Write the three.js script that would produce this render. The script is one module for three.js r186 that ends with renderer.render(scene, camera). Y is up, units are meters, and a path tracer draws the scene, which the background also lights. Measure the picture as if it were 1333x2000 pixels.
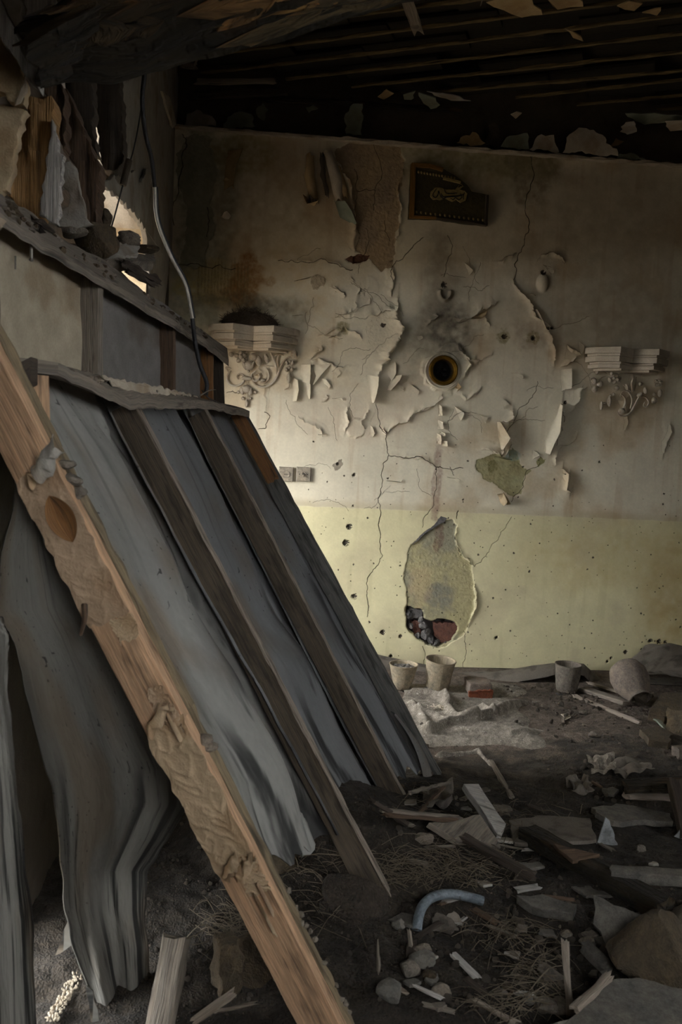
import * as THREE from 'three';
import { TessellateModifier } from 'three/addons/modifiers/TessellateModifier.js';
import { mergeGeometries, mergeVertices, toCreasedNormals } from 'three/addons/utils/BufferGeometryUtils.js';

// ---------------------------------------------------------------- camera, sky, sun, exposure
const scene = new THREE.Scene();
const renderer = new THREE.WebGLRenderer({ antialias: true });
renderer.toneMapping = THREE.LinearToneMapping;
renderer.toneMappingExposure = 1.06;
renderer.shadowMap.enabled = true;

const FOCAL = 1614, EYE = new THREE.Vector3(0, 1.3, 4.5);          // focal length in pixels of the 2000-pixel-high frame
const YAW = 5 * Math.PI / 180, PITCH = 5.6 * Math.PI / 180, ROLL = 2.7 * Math.PI / 180;
const FWD = new THREE.Vector3(Math.sin(YAW) * Math.cos(PITCH), -Math.sin(PITCH), -Math.cos(YAW) * Math.cos(PITCH));
const right0 = new THREE.Vector3(Math.cos(YAW), 0, Math.sin(YAW)), up0 = right0.clone().cross(FWD);
const RIGHT = right0.clone().multiplyScalar(Math.cos(ROLL)).addScaledVector(up0, Math.sin(ROLL));
const UPV = up0.clone().multiplyScalar(Math.cos(ROLL)).addScaledVector(right0, -Math.sin(ROLL));
const camera = new THREE.PerspectiveCamera(2 * Math.atan(1000 / FOCAL) * 180 / Math.PI, 1333 / 2000, 0.05, 200);
camera.position.copy(EYE);
camera.quaternion.setFromRotationMatrix(new THREE.Matrix4().makeBasis(RIGHT, UPV, FWD.clone().negate()));
camera.focus = 3.8;
camera.userData.fStop = 7;
scene.add(camera);

scene.background = new THREE.Color(0.92, 0.94, 0.95);               // even overcast sky
scene.backgroundIntensity = 20.5;
const sun = new THREE.DirectionalLight(0xfff0dc, 7);               // sun on the far side of the house
sun.position.set(8, 9, 2);
sun.target.position.set(0, 0, 0);
sun.castShadow = true;
sun.shadow.mapSize.set(2048, 2048);
Object.assign(sun.shadow.camera, { left: -9, right: 9, top: 9, bottom: -9, near: 0.5, far: 30 });
scene.add(sun, sun.target);

// ---------------------------------------------------------------- small maths
const V = (x, y, z) => new THREE.Vector3(x, y, z);
const clamp = THREE.MathUtils.clamp, lerp = THREE.MathUtils.lerp, sstep = (a, b, x) => { const t = clamp((x - a) / (b - a), 0, 1); return t * t * (3 - 2 * t); };
function rng(seed) { let s = seed >>> 0; return () => { s = (s + 0x6d2b79f5) | 0; let t = Math.imul(s ^ (s >>> 15), 1 | s); t = (t + Math.imul(t ^ (t >>> 7), 61 | t)) ^ t; return ((t ^ (t >>> 14)) >>> 0) / 4294967296; }; }
function hash(x, y, z = 0) { let h = Math.imul(x, 374761393) ^ Math.imul(y, 668265263) ^ Math.imul(z, 2147483647 ^ 0x5bd1e995); h = Math.imul(h ^ (h >>> 13), 1274126177); return ((h ^ (h >>> 16)) >>> 0) / 4294967296; }
function noise(x, y, p = 0, seed = 0) {                            // value noise in -1..1; p > 0 repeats every p cells
  const ix = Math.floor(x), iy = Math.floor(y), fx = x - ix, fy = y - iy, u = fx * fx * (3 - 2 * fx), v = fy * fy * (3 - 2 * fy);
  const m = (a) => (p ? ((a % p) + p) % p : a), x0 = m(ix), x1 = m(ix + 1), y0 = m(iy), y1 = m(iy + 1);
  return (lerp(lerp(hash(x0, y0, seed), hash(x1, y0, seed), u), lerp(hash(x0, y1, seed), hash(x1, y1, seed), u), v)) * 2 - 1;
}
function fbm(x, y, oct = 4, p = 0, seed = 0) { let a = 1, s = 0, n = 0; for (let i = 0; i < oct; i++) { s += a * noise(x, y, p, seed + i); n += a; a *= 0.5; x *= 2; y *= 2; p *= 2; } return s / n; }
function noise3(x, y, z, seed = 0) {
  const iz = Math.floor(z), f = z - iz, w = f * f * (3 - 2 * f);
  return lerp(noise(x, y, 0, seed + iz * 17), noise(x, y, 0, seed + (iz + 1) * 17), w);
}
const fbm3 = (x, y, z, seed = 0) => (noise3(x, y, z, seed) + 0.5 * noise3(2 * x, 2 * y, 2 * z, seed + 5) + 0.25 * noise3(4 * x, 4 * y, 4 * z, seed + 9)) / 1.75;

// pixel -> point helpers: where the sight line of a photograph pixel meets a plane of the room
const ray = (x, y) => FWD.clone().addScaledVector(RIGHT, (x - 666.5) / FOCAL).addScaledVector(UPV, -(y - 1000) / FOCAL);
const at = (x, y, d) => EYE.clone().addScaledVector(ray(x, y), d);
const onZ = (x, y, z = 0) => { const r = ray(x, y); return EYE.clone().addScaledVector(r, (z - EYE.z) / r.z); };
const onX = (x, y, X) => { const r = ray(x, y); return EYE.clone().addScaledVector(r, (X - EYE.x) / r.x); };
const onY = (x, y, Y) => { const r = ray(x, y); return EYE.clone().addScaledVector(r, (Y - EYE.y) / r.y); };
const onPlane = (x, y, P, n) => { const r = ray(x, y); return EYE.clone().addScaledVector(r, P.clone().sub(EYE).dot(n) / r.dot(n)); };
const depthOf = (P) => P.clone().sub(EYE).dot(FWD);

function groundHeight(x, z) {
  const far = sstep(0.9, 1.7, z), b = (cx, cz, r, h) => h * Math.exp(-((x - cx) ** 2 + (z - cz) ** 2) / (r * r));
  return 0.012 * fbm(x * 3, z * 3, 3, 0, 3) * (0.4 + far) + far * (0.03 + 0.035 * fbm(x * 2.1 + 5, z * 2.1, 3, 0, 8) + 0.016 * fbm(x * 11, z * 11, 3, 0, 12) + 0.008 * fbm(x * 30, z * 30, 2, 0, 14))
    + b(0.3, 2.2, 0.34, 0.16) + b(0.08, 1.95, 0.25, 0.1) + b(-0.05, 2.6, 0.2, 0.05) + b(1.7, 1.2, 0.5, 0.05) + b(1.4, 2.6, 0.45, 0.06) + b(1.9, 0.75, 0.25, 0.05);
}
function onGround(px, py, lift = 0) {
  const r = ray(px, py); let t = 0.8, P;
  for (let i = 0; i < 900; i++, t += 0.005) { P = EYE.clone().addScaledVector(r, t); if (P.y <= groundHeight(P.x, P.z) + lift) return P; }
  return onY(px, py, lift);
}

// ---------------------------------------------------------------- naming
const taken = new Map();
function numbered(name, scope = 'top') { const k = scope + '/' + name, n = taken.get(k) ?? 0; taken.set(k, n + 1); return n ? `${name}_${String(n).padStart(3, '0')}` : name; }
function shade(o) { o.traverse((c) => { if (c.isMesh) { c.castShadow = true; c.receiveShadow = true; } }); return o; }
function tag(o, label, category, group) { o.userData.label = label; o.userData.category = category; if (group) o.userData.group = group; return o; }
function thing(name, label, category, pos, group) { const o = new THREE.Group(); o.name = numbered(name); if (pos) o.position.copy(pos); scene.add(o); return tag(o, label, category, group); }
function part(name, geo, mat, parent, label) {                      // world-space geometry under a thing or part, stored relative to it
  const m = new THREE.Mesh(geo, mat); m.name = numbered(name, parent.uuid);
  parent.updateWorldMatrix(true, false);
  m.geometry.applyMatrix4(parent.matrixWorld.clone().invert());
  if (label) m.userData.label = label;
  parent.add(m); return m;
}
function single(name, geo, mat, label, category, group) { const m = new THREE.Mesh(geo, mat); m.name = numbered(name); scene.add(m); return tag(m, label, category, group); }
function struct(name, geo, mat, parent = scene) { const m = new THREE.Mesh(geo, mat); m.name = numbered(name, parent === scene ? 'top' : parent.uuid); if (parent === scene) m.userData.kind = 'structure'; parent.add(m); return m; }
function stuff(name, mesh, label, category) { mesh.name = numbered(name); mesh.userData.kind = 'stuff'; tag(mesh, label, category); scene.add(mesh); return mesh; }

// ---------------------------------------------------------------- textures
function makeTex(w, h, fn, sx = 1, sy = 1) {                        // fn(u, v) -> [r, g, b (sRGB 0..1), height]; sx, sy: metres per repeat
  const c = new Uint8Array(w * h * 4), b = new Uint8Array(w * h * 4);
  for (let j = 0, i = 0; j < h; j++) for (let k = 0; k < w; k++, i += 4) {
    const q = fn(k / w, j / h);
    for (let e = 0; e < 3; e++) { c[i + e] = clamp(q[e] * 255, 0, 255); b[i + e] = clamp(q[3] * 255, 0, 255); }
    c[i + 3] = b[i + 3] = 255;
  }
  return [c, b].map((data, k) => {
    const t = new THREE.DataTexture(data, w, h); t.magFilter = THREE.LinearFilter; t.minFilter = THREE.LinearMipmapLinearFilter; t.generateMipmaps = true;
    t.wrapS = t.wrapT = THREE.RepeatWrapping; t.repeat.set(1 / sx, 1 / sy); if (!k) t.colorSpace = THREE.SRGBColorSpace; t.needsUpdate = true; return t;
  });
}
const tint = (g, k = 0) => [g + k, g, g - k];
const woodTex = makeTex(1024, 256, (u, v) => {
  const w = fbm(u * 4, v * 8, 3, 4, 1) * 0.12, gr = fbm(u * 6 + w, v * 64 + w * 8, 4, 64, 4), fine = noise(u * 40, v * 128, 128, 9), dirt = sstep(0.05, 0.6, fbm(u * 8, v * 8, 4, 8, 20));
  const g = 0.8 + 0.16 * gr + 0.06 * fine - 0.24 * dirt;
  return [...tint(g, 0.015 + 0.02 * gr), 0.5 + 0.3 * gr + 0.15 * fine];
}, 0.8, 0.16);
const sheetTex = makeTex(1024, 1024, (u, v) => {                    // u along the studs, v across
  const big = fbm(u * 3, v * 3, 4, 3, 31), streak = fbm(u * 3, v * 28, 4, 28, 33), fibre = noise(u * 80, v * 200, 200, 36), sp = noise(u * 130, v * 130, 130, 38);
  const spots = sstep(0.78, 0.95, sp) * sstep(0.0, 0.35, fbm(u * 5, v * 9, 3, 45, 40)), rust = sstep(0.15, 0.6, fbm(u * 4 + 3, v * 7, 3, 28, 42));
  const mouldShade = sstep(-0.08, 0.35, fbm(u * 5, v * 34, 5, 0, 44)) * sstep(0.3, 0.8, u + 0.45 * fbm(u * 3, v * 5, 3, 0, 46)), run = sstep(0.25, 0.5, fbm(u * 2, v * 60, 3, 0, 48)) * sstep(0.5, 0.2, u);   // mould running down from damp, thickened at the foot as painted shade
  const g = 0.84 + 0.07 * big + 0.045 * streak + 0.02 * fibre - 0.4 * spots - 0.56 * mouldShade - 0.12 * run;
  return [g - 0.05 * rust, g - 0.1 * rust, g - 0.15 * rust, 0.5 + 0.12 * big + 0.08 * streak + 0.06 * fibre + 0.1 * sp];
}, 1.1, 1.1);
const plasterTex = makeTex(1024, 1024, (u, v) => {
  const a = fbm(u * 4, v * 4, 5, 4, 51), b = fbm(u * 22, v * 22, 4, 22, 55), f = noise(u * 240, v * 240, 240, 58), st = sstep(0.1, 0.55, fbm(u * 6, v * 6, 4, 6, 60));
  const g = 0.84 + 0.08 * a + 0.07 * b + 0.03 * f - 0.12 * st;
  return [...tint(g, 0.02 + 0.03 * st), 0.5 + 0.2 * a + 0.2 * b + 0.1 * f];
}, 0.7, 0.7);
const dirtTex = makeTex(1024, 1024, (u, v) => {
  const a = fbm(u * 5, v * 5, 5, 5, 71), b = fbm(u * 40, v * 40, 4, 40, 75), f = noise(u * 256, v * 256, 256, 78), chip = sstep(0.72, 0.9, noise(u * 120, v * 120, 120, 80));
  const g = 0.62 + 0.16 * a + 0.2 * b + 0.12 * f + 0.25 * chip;
  return [...tint(g, 0.03 - 0.02 * chip), 0.5 + 0.15 * a + 0.25 * b + 0.12 * f + 0.2 * chip];
}, 0.8, 0.8);
const clothTex = makeTex(512, 512, (u, v) => {
  const a = fbm(u * 4, v * 4, 4, 4, 91), wv = 0.5 * Math.sin(u * 256 * Math.PI) * Math.sin(v * 256 * Math.PI), d = sstep(0.0, 0.6, fbm(u * 9, v * 9, 4, 9, 95)), f = noise(u * 128, v * 128, 128, 97);
  const g = 0.8 + 0.1 * a - 0.2 * d + 0.05 * f;
  return [...tint(g, 0.01), 0.5 + 0.12 * wv + 0.1 * a + 0.2 * f];
}, 0.4, 0.4);
const charTex = makeTex(512, 512, (u, v) => {
  const w = 0.3 * fbm(u * 4, v * 4, 3, 4, 111), gr = fbm(u * 5 + w, v * 40 + w * 6, 4, 40, 113), cr = sstep(0.2, 0.5, Math.abs(fbm(u * 14, v * 22, 3, 154, 117))), br = sstep(0.0, 0.5, fbm(u * 3, v * 6, 4, 6, 119));
  const g = 0.5 + 0.25 * gr + 0.18 * br;
  return [g + 0.12 * br, g + 0.03 * br, g - 0.08 * br, 0.5 + 0.35 * gr - 0.2 * cr];
}, 0.5, 0.4);
const stoneTex = makeTex(512, 512, (u, v) => {
  const a = fbm(u * 6, v * 6, 5, 6, 131), b = fbm(u * 30, v * 30, 4, 30, 135), f = noise(u * 128, v * 128, 128, 138);
  const g = 0.74 + 0.18 * a + 0.12 * b + 0.06 * f;
  return [...tint(g, 0.02 + 0.03 * a), 0.5 + 0.2 * a + 0.25 * b + 0.1 * f];
}, 0.3, 0.3);

const M = {};
function mat(name, color, tex, bump, rough = 0.9, extra = {}) { return (M[name] = new THREE.MeshStandardMaterial({ name, color, roughness: rough, side: THREE.DoubleSide, ...(tex ? { map: tex[0], bumpMap: tex[1], bumpScale: bump } : {}), ...extra })); }
mat('old_wood', '#8d857a', woodTex, 0.003);
mat('warm_wood', '#d0ab88', woodTex, 0.002, 0.8);
mat('orange_wood', '#93683a', woodTex, 0.002, 0.75);
mat('brown_wood', '#6a5644', woodTex, 0.003);
mat('dark_wood', '#4a4036', woodTex, 0.003);
mat('tan_wood', '#b58f5e', woodTex, 0.004);
mat('edge_wood', '#8f8066', woodTex, 0.003);
mat('stud_wood', '#5e5446', woodTex, 0.002);
mat('slate_wood', '#6d6d6a', woodTex, 0.002);
mat('pale_wood', '#a2978a', woodTex, 0.003);
mat('grey_wood', '#c4c2be', woodTex, 0.003);
mat('bark', '#a08a60', charTex, 0.012, 0.95);
mat('bark_orange', '#dba765', charTex, 0.012, 0.95);
mat('bark_dark', '#6b5530', charTex, 0.012, 0.95);
mat('charred_wood', '#463a20', charTex, 0.02, 0.95);
mat('soot_wood', '#352f20', woodTex, 0.003, 0.95);
mat('batten', '#7a6a48', woodTex, 0.002, 0.95);
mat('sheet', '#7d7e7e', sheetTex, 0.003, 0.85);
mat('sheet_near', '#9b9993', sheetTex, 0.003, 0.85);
mat('board_beige', '#b5ac98', plasterTex, 0.001, 0.85);
mat('board_grey', '#807f7d', plasterTex, 0.001, 0.85);
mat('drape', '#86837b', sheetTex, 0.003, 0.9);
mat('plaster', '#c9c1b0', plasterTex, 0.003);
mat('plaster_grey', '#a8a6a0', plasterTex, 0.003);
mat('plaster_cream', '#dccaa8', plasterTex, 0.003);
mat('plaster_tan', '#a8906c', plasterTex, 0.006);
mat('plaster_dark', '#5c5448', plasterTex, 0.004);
mat('flake', '#cfc8b8', plasterTex, 0.001);
mat('flake_tan', '#c2ac84', plasterTex, 0.001);
mat('flake_green', '#8f9a8c', plasterTex, 0.001);
mat('paper_brown', '#b8a086', plasterTex, 0.003, 0.8);
mat('paper_pale', '#c0aa8c', plasterTex, 0.003, 0.8);
mat('dirt', '#4a4239', dirtTex, 0.012, 1);
mat('dusty_cloth', '#b3afa6', dirtTex, 0.001, 1);
mat('tarp', '#7d756b', clothTex, 0.001, 0.95);
mat('stone', '#8d857a', stoneTex, 0.006);
mat('stone_brown', '#5f523d', stoneTex, 0.008);
mat('concrete', '#817e77', stoneTex, 0.003);
mat('brick_red', '#9a5434', stoneTex, 0.008);
mat('brick_brown', '#86594a', stoneTex, 0.008);
mat('brick_dusty', '#93877c', stoneTex, 0.004);
mat('clay_pot', '#b5a88f', stoneTex, 0.002, 0.85);
mat('ash', '#9c9c9c', dirtTex, 0.006, 1);
mat('mortar', '#7f7d7c', stoneTex, 0.008);
mat('straw', '#5c5243', null, 0, 0.9);
mat('twig', '#3f3224', null, 0, 0.9);
mat('black_rubber', '#1b1b1d', null, 0, 0.6);
mat('white_flex', '#c9c3b6', null, 0, 0.45);
mat('brass', '#8a6a20', stoneTex, 0.001, 0.42, { metalness: 0.85 });
mat('black_iron', '#101114', stoneTex, 0.004, 0.7);
mat('bakelite', '#b9af9c', stoneTex, 0.0005, 0.5);
mat('dark_hole', '#12110f', null, 0, 1);
mat('steel', '#77736b', null, 0, 0.45, { metalness: 0.8 });
mat('plastic_pipe', '#8795a0', stoneTex, 0.001, 0.55);
mat('paper_white', '#c3c9cc', clothTex, 0.0005, 0.8);
mat('panel_green', '#4d4626', stoneTex, 0.002, 0.6);
mat('gilt', '#cdb97c', stoneTex, 0.001, 0.5, { metalness: 0.3 });
mat('frame_wood', '#8f6728', woodTex, 0.002, 0.6);
mat('yard_wall', '#d9cdb8', plasterTex, 0.004);
mat('yard_ground', '#b8ac98', dirtTex, 0.01);

// ---------------------------------------------------------------- geometry builders (all in world space)
const swapUV = (g) => { const u = g.attributes.uv; for (let i = 0; i < u.count; i++) u.setXY(i, u.getY(i), u.getX(i)); return g; };
function boxUV(g) {                                                 // metres, by the dominant axis of each face
  if (g.index) g = g.toNonIndexed();
  const p = g.attributes.position, uv = new Float32Array(p.count * 2), a = V(), b = V(), c = V(), n = V();
  for (let i = 0; i < p.count; i += 3) {
    a.fromBufferAttribute(p, i); b.fromBufferAttribute(p, i + 1); c.fromBufferAttribute(p, i + 2);
    n.copy(b).sub(a).cross(c.clone().sub(a));
    const x = Math.abs(n.x), y = Math.abs(n.y), z = Math.abs(n.z);
    [a, b, c].forEach((q, k) => { const w = x > y && x > z ? [q.z, q.y] : y > z ? [q.x, q.z] : [q.x, q.y]; uv[(i + k) * 2] = w[0]; uv[(i + k) * 2 + 1] = w[1]; });
  }
  return g.setAttribute('uv', new THREE.BufferAttribute(uv, 2));
}
const clean = (g) => { for (const k of Object.keys(g.attributes)) if (!['position', 'normal', 'uv'].includes(k)) g.deleteAttribute(k); return g; };
const merge = (list) => mergeGeometries(list.map((g) => clean(g.index ? g.toNonIndexed() : g)));
function fromRings(rings, closedEnds = true, crease = 0.6, uvOf) {  // rings: arrays of the same number of points, joined into a skin
  const n = rings[0].length, pos = [], uv = [];
  const put = (P, a, b) => { pos.push(P.x, P.y, P.z); uv.push(a, b); };
  let run = 0; const per = [0]; for (let k = 1; k <= n; k++) per.push(per[k - 1] + rings[0][k % n].distanceTo(rings[0][k - 1]));
  for (let i = 0; i < rings.length - 1; i++) {
    const step = rings[i][0].distanceTo(rings[i + 1][0]);
    for (let k = 0; k < n; k++) {
      const k2 = (k + 1) % n, A = rings[i][k], B = rings[i][k2], C = rings[i + 1][k], D = rings[i + 1][k2];
      put(A, run, per[k]); put(B, run, per[k + 1]); put(D, run + step, per[k + 1]); put(A, run, per[k]); put(D, run + step, per[k + 1]); put(C, run + step, per[k]);
    }
    run += step;
  }
  if (closedEnds) for (const [ring, flip] of [[rings[0], true], [rings[rings.length - 1], false]]) {
    const c = ring.reduce((s, p) => s.add(p), V()).multiplyScalar(1 / n);
    for (let k = 0; k < n; k++) { const A = ring[k], B = ring[(k + 1) % n]; for (const P of flip ? [c, B, A] : [c, A, B]) put(P, P.x * 0.7 + P.z, P.y); }
  }
  const g = new THREE.BufferGeometry();
  g.setAttribute('position', new THREE.Float32BufferAttribute(pos, 3)); g.setAttribute('uv', new THREE.Float32BufferAttribute(uv, 2));
  return toCreasedNormals(g, crease);
}
// a timber: corner line A -> B, section spans w along a and t along b (unit vectors), worn edges and rough ends
function timber(A, B, a, w, b, t, o = {}) {
  const { seg = 0.06, rough = 0.0015, ch = 0.003, seed = 1, twist = null, ragged = 0, bow = 0 } = o;
  const L = A.distanceTo(B), n = Math.max(2, Math.ceil(L / seg)), rings = [];
  const sec = [[ch, 0], [w * 0.5, 0], [w - ch, 0], [w, ch], [w, t - ch], [w - ch, t], [w * 0.5, t], [ch, t], [0, t - ch], [0, ch]];
  for (let i = 0; i <= n; i++) {
    const s = i / n, P = A.clone().lerp(B, s), th = twist ? twist(s) : 0, aa = a.clone().multiplyScalar(Math.cos(th)).addScaledVector(b, Math.sin(th)), bb = b.clone().multiplyScalar(Math.cos(th)).addScaledVector(a, -Math.sin(th));
    P.addScaledVector(b, bow * Math.sin(Math.PI * s));
    rings.push(sec.map(([x, y], k) => {
      const q = P.clone().addScaledVector(aa, x + rough * noise(s * L * 23 + k * 3.7, seed * 7.3, 0, seed)).addScaledVector(bb, y + rough * noise(s * L * 23 + k * 5.1, seed * 3.1, 0, seed + 9));
      if (ragged && (i === 0 || i === n)) q.addScaledVector(B.clone().sub(A).normalize(), ragged * noise(k * 1.7, seed, 0, seed + (i ? 4 : 5)));
      return q;
    }));
  }
  return fromRings(rings, true, 0.7);
}
// a thin sheet with thickness: P(u, v) on a grid
function shell(P, nu, nv, thick = 0.002, us = 1, vs = 1) {
  const pos = [], nor = [], uv = [], idx = [], pts = [];
  for (let j = 0; j <= nv; j++) for (let i = 0; i <= nu; i++) pts.push(P(i / nu, j / nv));
  const N = pts.map((p, q) => {
    const i = q % (nu + 1), j = (q / (nu + 1)) | 0, l = pts[j * (nu + 1) + Math.max(0, i - 1)], r = pts[j * (nu + 1) + Math.min(nu, i + 1)], d = pts[Math.max(0, j - 1) * (nu + 1) + i], u = pts[Math.min(nv, j + 1) * (nu + 1) + i];
    return r.clone().sub(l).cross(u.clone().sub(d)).normalize();
  });
  for (const s of [0.5, -0.5]) pts.forEach((p, q) => { const k = p.clone().addScaledVector(N[q], thick * s); pos.push(k.x, k.y, k.z); nor.push(N[q].x * s * 2, N[q].y * s * 2, N[q].z * s * 2); uv.push((q % (nu + 1)) / nu * us, ((q / (nu + 1)) | 0) / nv * vs); });
  const w = nu + 1, o = pts.length;
  for (let j = 0; j < nv; j++) for (let i = 0; i < nu; i++) { const a = j * w + i, b = a + 1, c = a + w, d = c + 1; idx.push(a, b, d, a, d, c, o + a, o + d, o + b, o + a, o + c, o + d); }
  const edge = (a, b) => idx.push(a, o + b, b, a, o + a, o + b);
  for (let i = 0; i < nu; i++) { edge(i, i + 1); edge(nv * w + i + 1, nv * w + i); }
  for (let j = 0; j < nv; j++) { edge((j + 1) * w, j * w); edge(j * w + nu, (j + 1) * w + nu); }
  const g = new THREE.BufferGeometry();
  g.setAttribute('position', new THREE.Float32BufferAttribute(pos, 3)); g.setAttribute('normal', new THREE.Float32BufferAttribute(nor, 3)); g.setAttribute('uv', new THREE.Float32BufferAttribute(uv, 2)); g.setIndex(idx);
  return g;
}
const along = (pts, s) => {                                          // point at share s of a polyline of Vector3 or of arrays
  const f = clamp(s, 0, 1) * (pts.length - 1), i = Math.min(pts.length - 2, Math.floor(f)), k = f - i, A = pts[i], B = pts[i + 1];
  return A.isVector3 ? A.clone().lerp(B, k) : A.map((x, e) => lerp(x, B[e], k));
};
// an irregular slab: outline points in space, thickness behind the given facing
function polySlab(pts, thick, o = {}) {
  const { jag = 0.006, seg = 0.04, seed = 1, face = V(0, 1, 0), bevel = 0.0015, bend = 0, rough = 0 } = o;
  const c = pts.reduce((s, p) => s.add(p), V()).multiplyScalar(1 / pts.length), n = V();
  pts.forEach((p, i) => { const q = pts[(i + 1) % pts.length]; n.x += (p.y - q.y) * (p.z + q.z); n.y += (p.z - q.z) * (p.x + q.x); n.z += (p.x - q.x) * (p.y + q.y); });
  n.normalize(); if (n.dot(face) < 0) n.negate();
  const ux = Math.abs(n.y) > 0.9 ? V(1, 0, 0) : V(0, 1, 0).cross(n).normalize(), e1 = ux.clone().addScaledVector(n, -ux.dot(n)).normalize(), e2 = n.clone().cross(e1);
  const flat = pts.map((p) => { const d = p.clone().sub(c); return new THREE.Vector2(d.dot(e1), d.dot(e2)); }), out = [], r = rng(seed * 977 + 3);
  flat.forEach((p, i) => {
    const q = flat[(i + 1) % flat.length], L = p.distanceTo(q), k = Math.max(1, Math.round(L / seg)), nx = (q.y - p.y) / L, ny = -(q.x - p.x) / L;
    for (let s = 0; s < k; s++) { const j = s ? jag * (r() * 2 - 1) : 0; out.push(new THREE.Vector2(lerp(p.x, q.x, s / k) + nx * j, lerp(p.y, q.y, s / k) + ny * j)); }
  });
  if (THREE.ShapeUtils.isClockWise(out)) out.reverse();
  let g = new THREE.ExtrudeGeometry(new THREE.Shape(out), { depth: Math.max(0.001, thick - 2 * bevel), bevelEnabled: bevel > 0, bevelSize: bevel, bevelThickness: bevel, bevelSegments: 1, bevelOffset: -bevel });
  if (o.tess) { g.deleteAttribute('normal'); g = new TessellateModifier(o.tess, 7).modify(g.index ? g.toNonIndexed() : g); }
  const p = g.attributes.position;
  for (let i = 0; i < p.count; i++) {
    const x = p.getX(i), y = p.getY(i);
    let z = p.getZ(i) - thick + bevel;
    if (o.grain) z += o.grain * (fbm(x * 40 / (o.gx ?? 1) + seed, y * 40 / (o.gy ?? 1), 4, 0, seed) + 0.5 * fbm(x * 9 / (o.gx ?? 1), y * 9 / (o.gy ?? 1), 3, 0, seed + 3));
    z += bend * (x * x + y * y) + (rough ? rough * noise(x * 30 + seed, y * 30, 0, seed) : 0);
    const q = c.clone().addScaledVector(e1, x).addScaledVector(e2, y).addScaledVector(n, z); p.setXYZ(i, q.x, q.y, q.z);
  }
  if (o.swap) { const u = g.attributes.uv; for (let i = 0; i < u.count; i++) u.setXY(i, u.getY(i), u.getX(i)); }
  if (g.attributes.normal) g.deleteAttribute('normal'); g.clearGroups(); return toCreasedNormals(clean(g), o.tess ? 0.9 : 0.5);
}
function rock(c, sx, sy, sz, o = {}) {
  const { seed = 1, amp = 0.35, detail = 4, cuts = 4, rot = [0, 0, 0] } = o;
  let g = new THREE.IcosahedronGeometry(1, detail); g.deleteAttribute('uv'); g.deleteAttribute('normal'); g = mergeVertices(g, 1e-4);
  const p = g.attributes.position, r = rng(seed * 131 + 7), planes = Array.from({ length: cuts }, () => ({ n: V(r() - 0.5, r() - 0.5, r() - 0.5).normalize(), d: 0.5 + 0.3 * r() })), q = V();
  for (let i = 0; i < p.count; i++) {
    q.fromBufferAttribute(p, i);
    const f = 1 + amp * fbm3(q.x * 1.3 + seed, q.y * 1.3, q.z * 1.3, seed) + 0.1 * amp * noise3(q.x * 9, q.y * 9, q.z * 9, seed + 3);
    q.multiplyScalar(f);
    for (const k of planes) { const over = q.dot(k.n) - k.d; if (over > 0) q.addScaledVector(k.n, -over * 0.85); }
    p.setXYZ(i, q.x * sx, q.y * sy, q.z * sz);
  }
  g.rotateX(rot[0]); g.rotateY(rot[1]); g.rotateZ(rot[2]); g.translate(c.x, c.y, c.z);
  return boxUV(toCreasedNormals(g, 0.45));
}
function block(c, sx, sy, sz, rotY = 0, o = {}) {                    // a worn brick-like block standing on c
  const { seed = 1, rough = 0.004, tilt = [0, 0] } = o;
  let g = new THREE.BoxGeometry(sx, sy, sz, 10, 6, 10); g.deleteAttribute('uv'); g.deleteAttribute('normal'); g = mergeVertices(g, 1e-5);
  const p = g.attributes.position, q = V();
  for (let i = 0; i < p.count; i++) {
    q.fromBufferAttribute(p, i);
    const e = ['x', 'y', 'z'].filter((k, n) => Math.abs(Math.abs(q[k]) - [sx, sy, sz][n] / 2) < 1e-5).length;
    const f = 1 - (e > 1 ? 0.035 * (e - 1) * (1 + noise3(q.x * 60, q.y * 60, q.z * 60, seed)) : 0), w = rough * fbm3(q.x * 40, q.y * 40, q.z * 40, seed);
    p.setXYZ(i, q.x * f + w, q.y * f + w, q.z * f + w);
  }
  g.rotateX(tilt[0]); g.rotateZ(tilt[1]); g.rotateY(rotY); g.translate(c.x, c.y + sy / 2, c.z);
  return boxUV(toCreasedNormals(g, 0.5));
}
function tube(pts, r, o = {}) {
  const { n = 24, k = 8, taper = null, caps = true } = o, curve = pts.length > 2 ? new THREE.CatmullRomCurve3(pts) : new THREE.LineCurve3(pts[0], pts[1]);
  const fr = curve.computeFrenetFrames(n, false), rings = [];
  for (let i = 0; i <= n; i++) { const P = curve.getPointAt(i / n), rr = taper ? r * taper(i / n) : r; rings.push(Array.from({ length: k }, (_, j) => { const a = j / k * 2 * Math.PI; return P.clone().addScaledVector(fr.normals[i], Math.cos(a) * rr).addScaledVector(fr.binormals[i], Math.sin(a) * rr); })); }
  return fromRings(rings, caps, 1.2);
}
function lathe(profile, c, o = {}) {                                 // profile [[r, y]...] closed wall, standing on c
  const g = new THREE.LatheGeometry(profile.map(([r, y]) => new THREE.Vector2(r, y)), o.n ?? 40);
  if (o.warp) { const p = g.attributes.position; for (let i = 0; i < p.count; i++) { const x = p.getX(i), y = p.getY(i), z = p.getZ(i), f = 1 + o.warp * noise3(x * 20, y * 20, z * 20, o.seed ?? 1); p.setXYZ(i, x * f, y, z * f); } g.computeVertexNormals(); }
  const m = new THREE.Matrix4().makeRotationFromEuler(new THREE.Euler(o.rx ?? 0, o.ry ?? 0, o.rz ?? 0)); g.applyMatrix4(m); g.translate(c.x, c.y, c.z);
  const u = g.attributes.uv; for (let i = 0; i < u.count; i++) u.setXY(i, u.getX(i) * 0.4, u.getY(i) * 0.3);
  return g;
}
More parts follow.
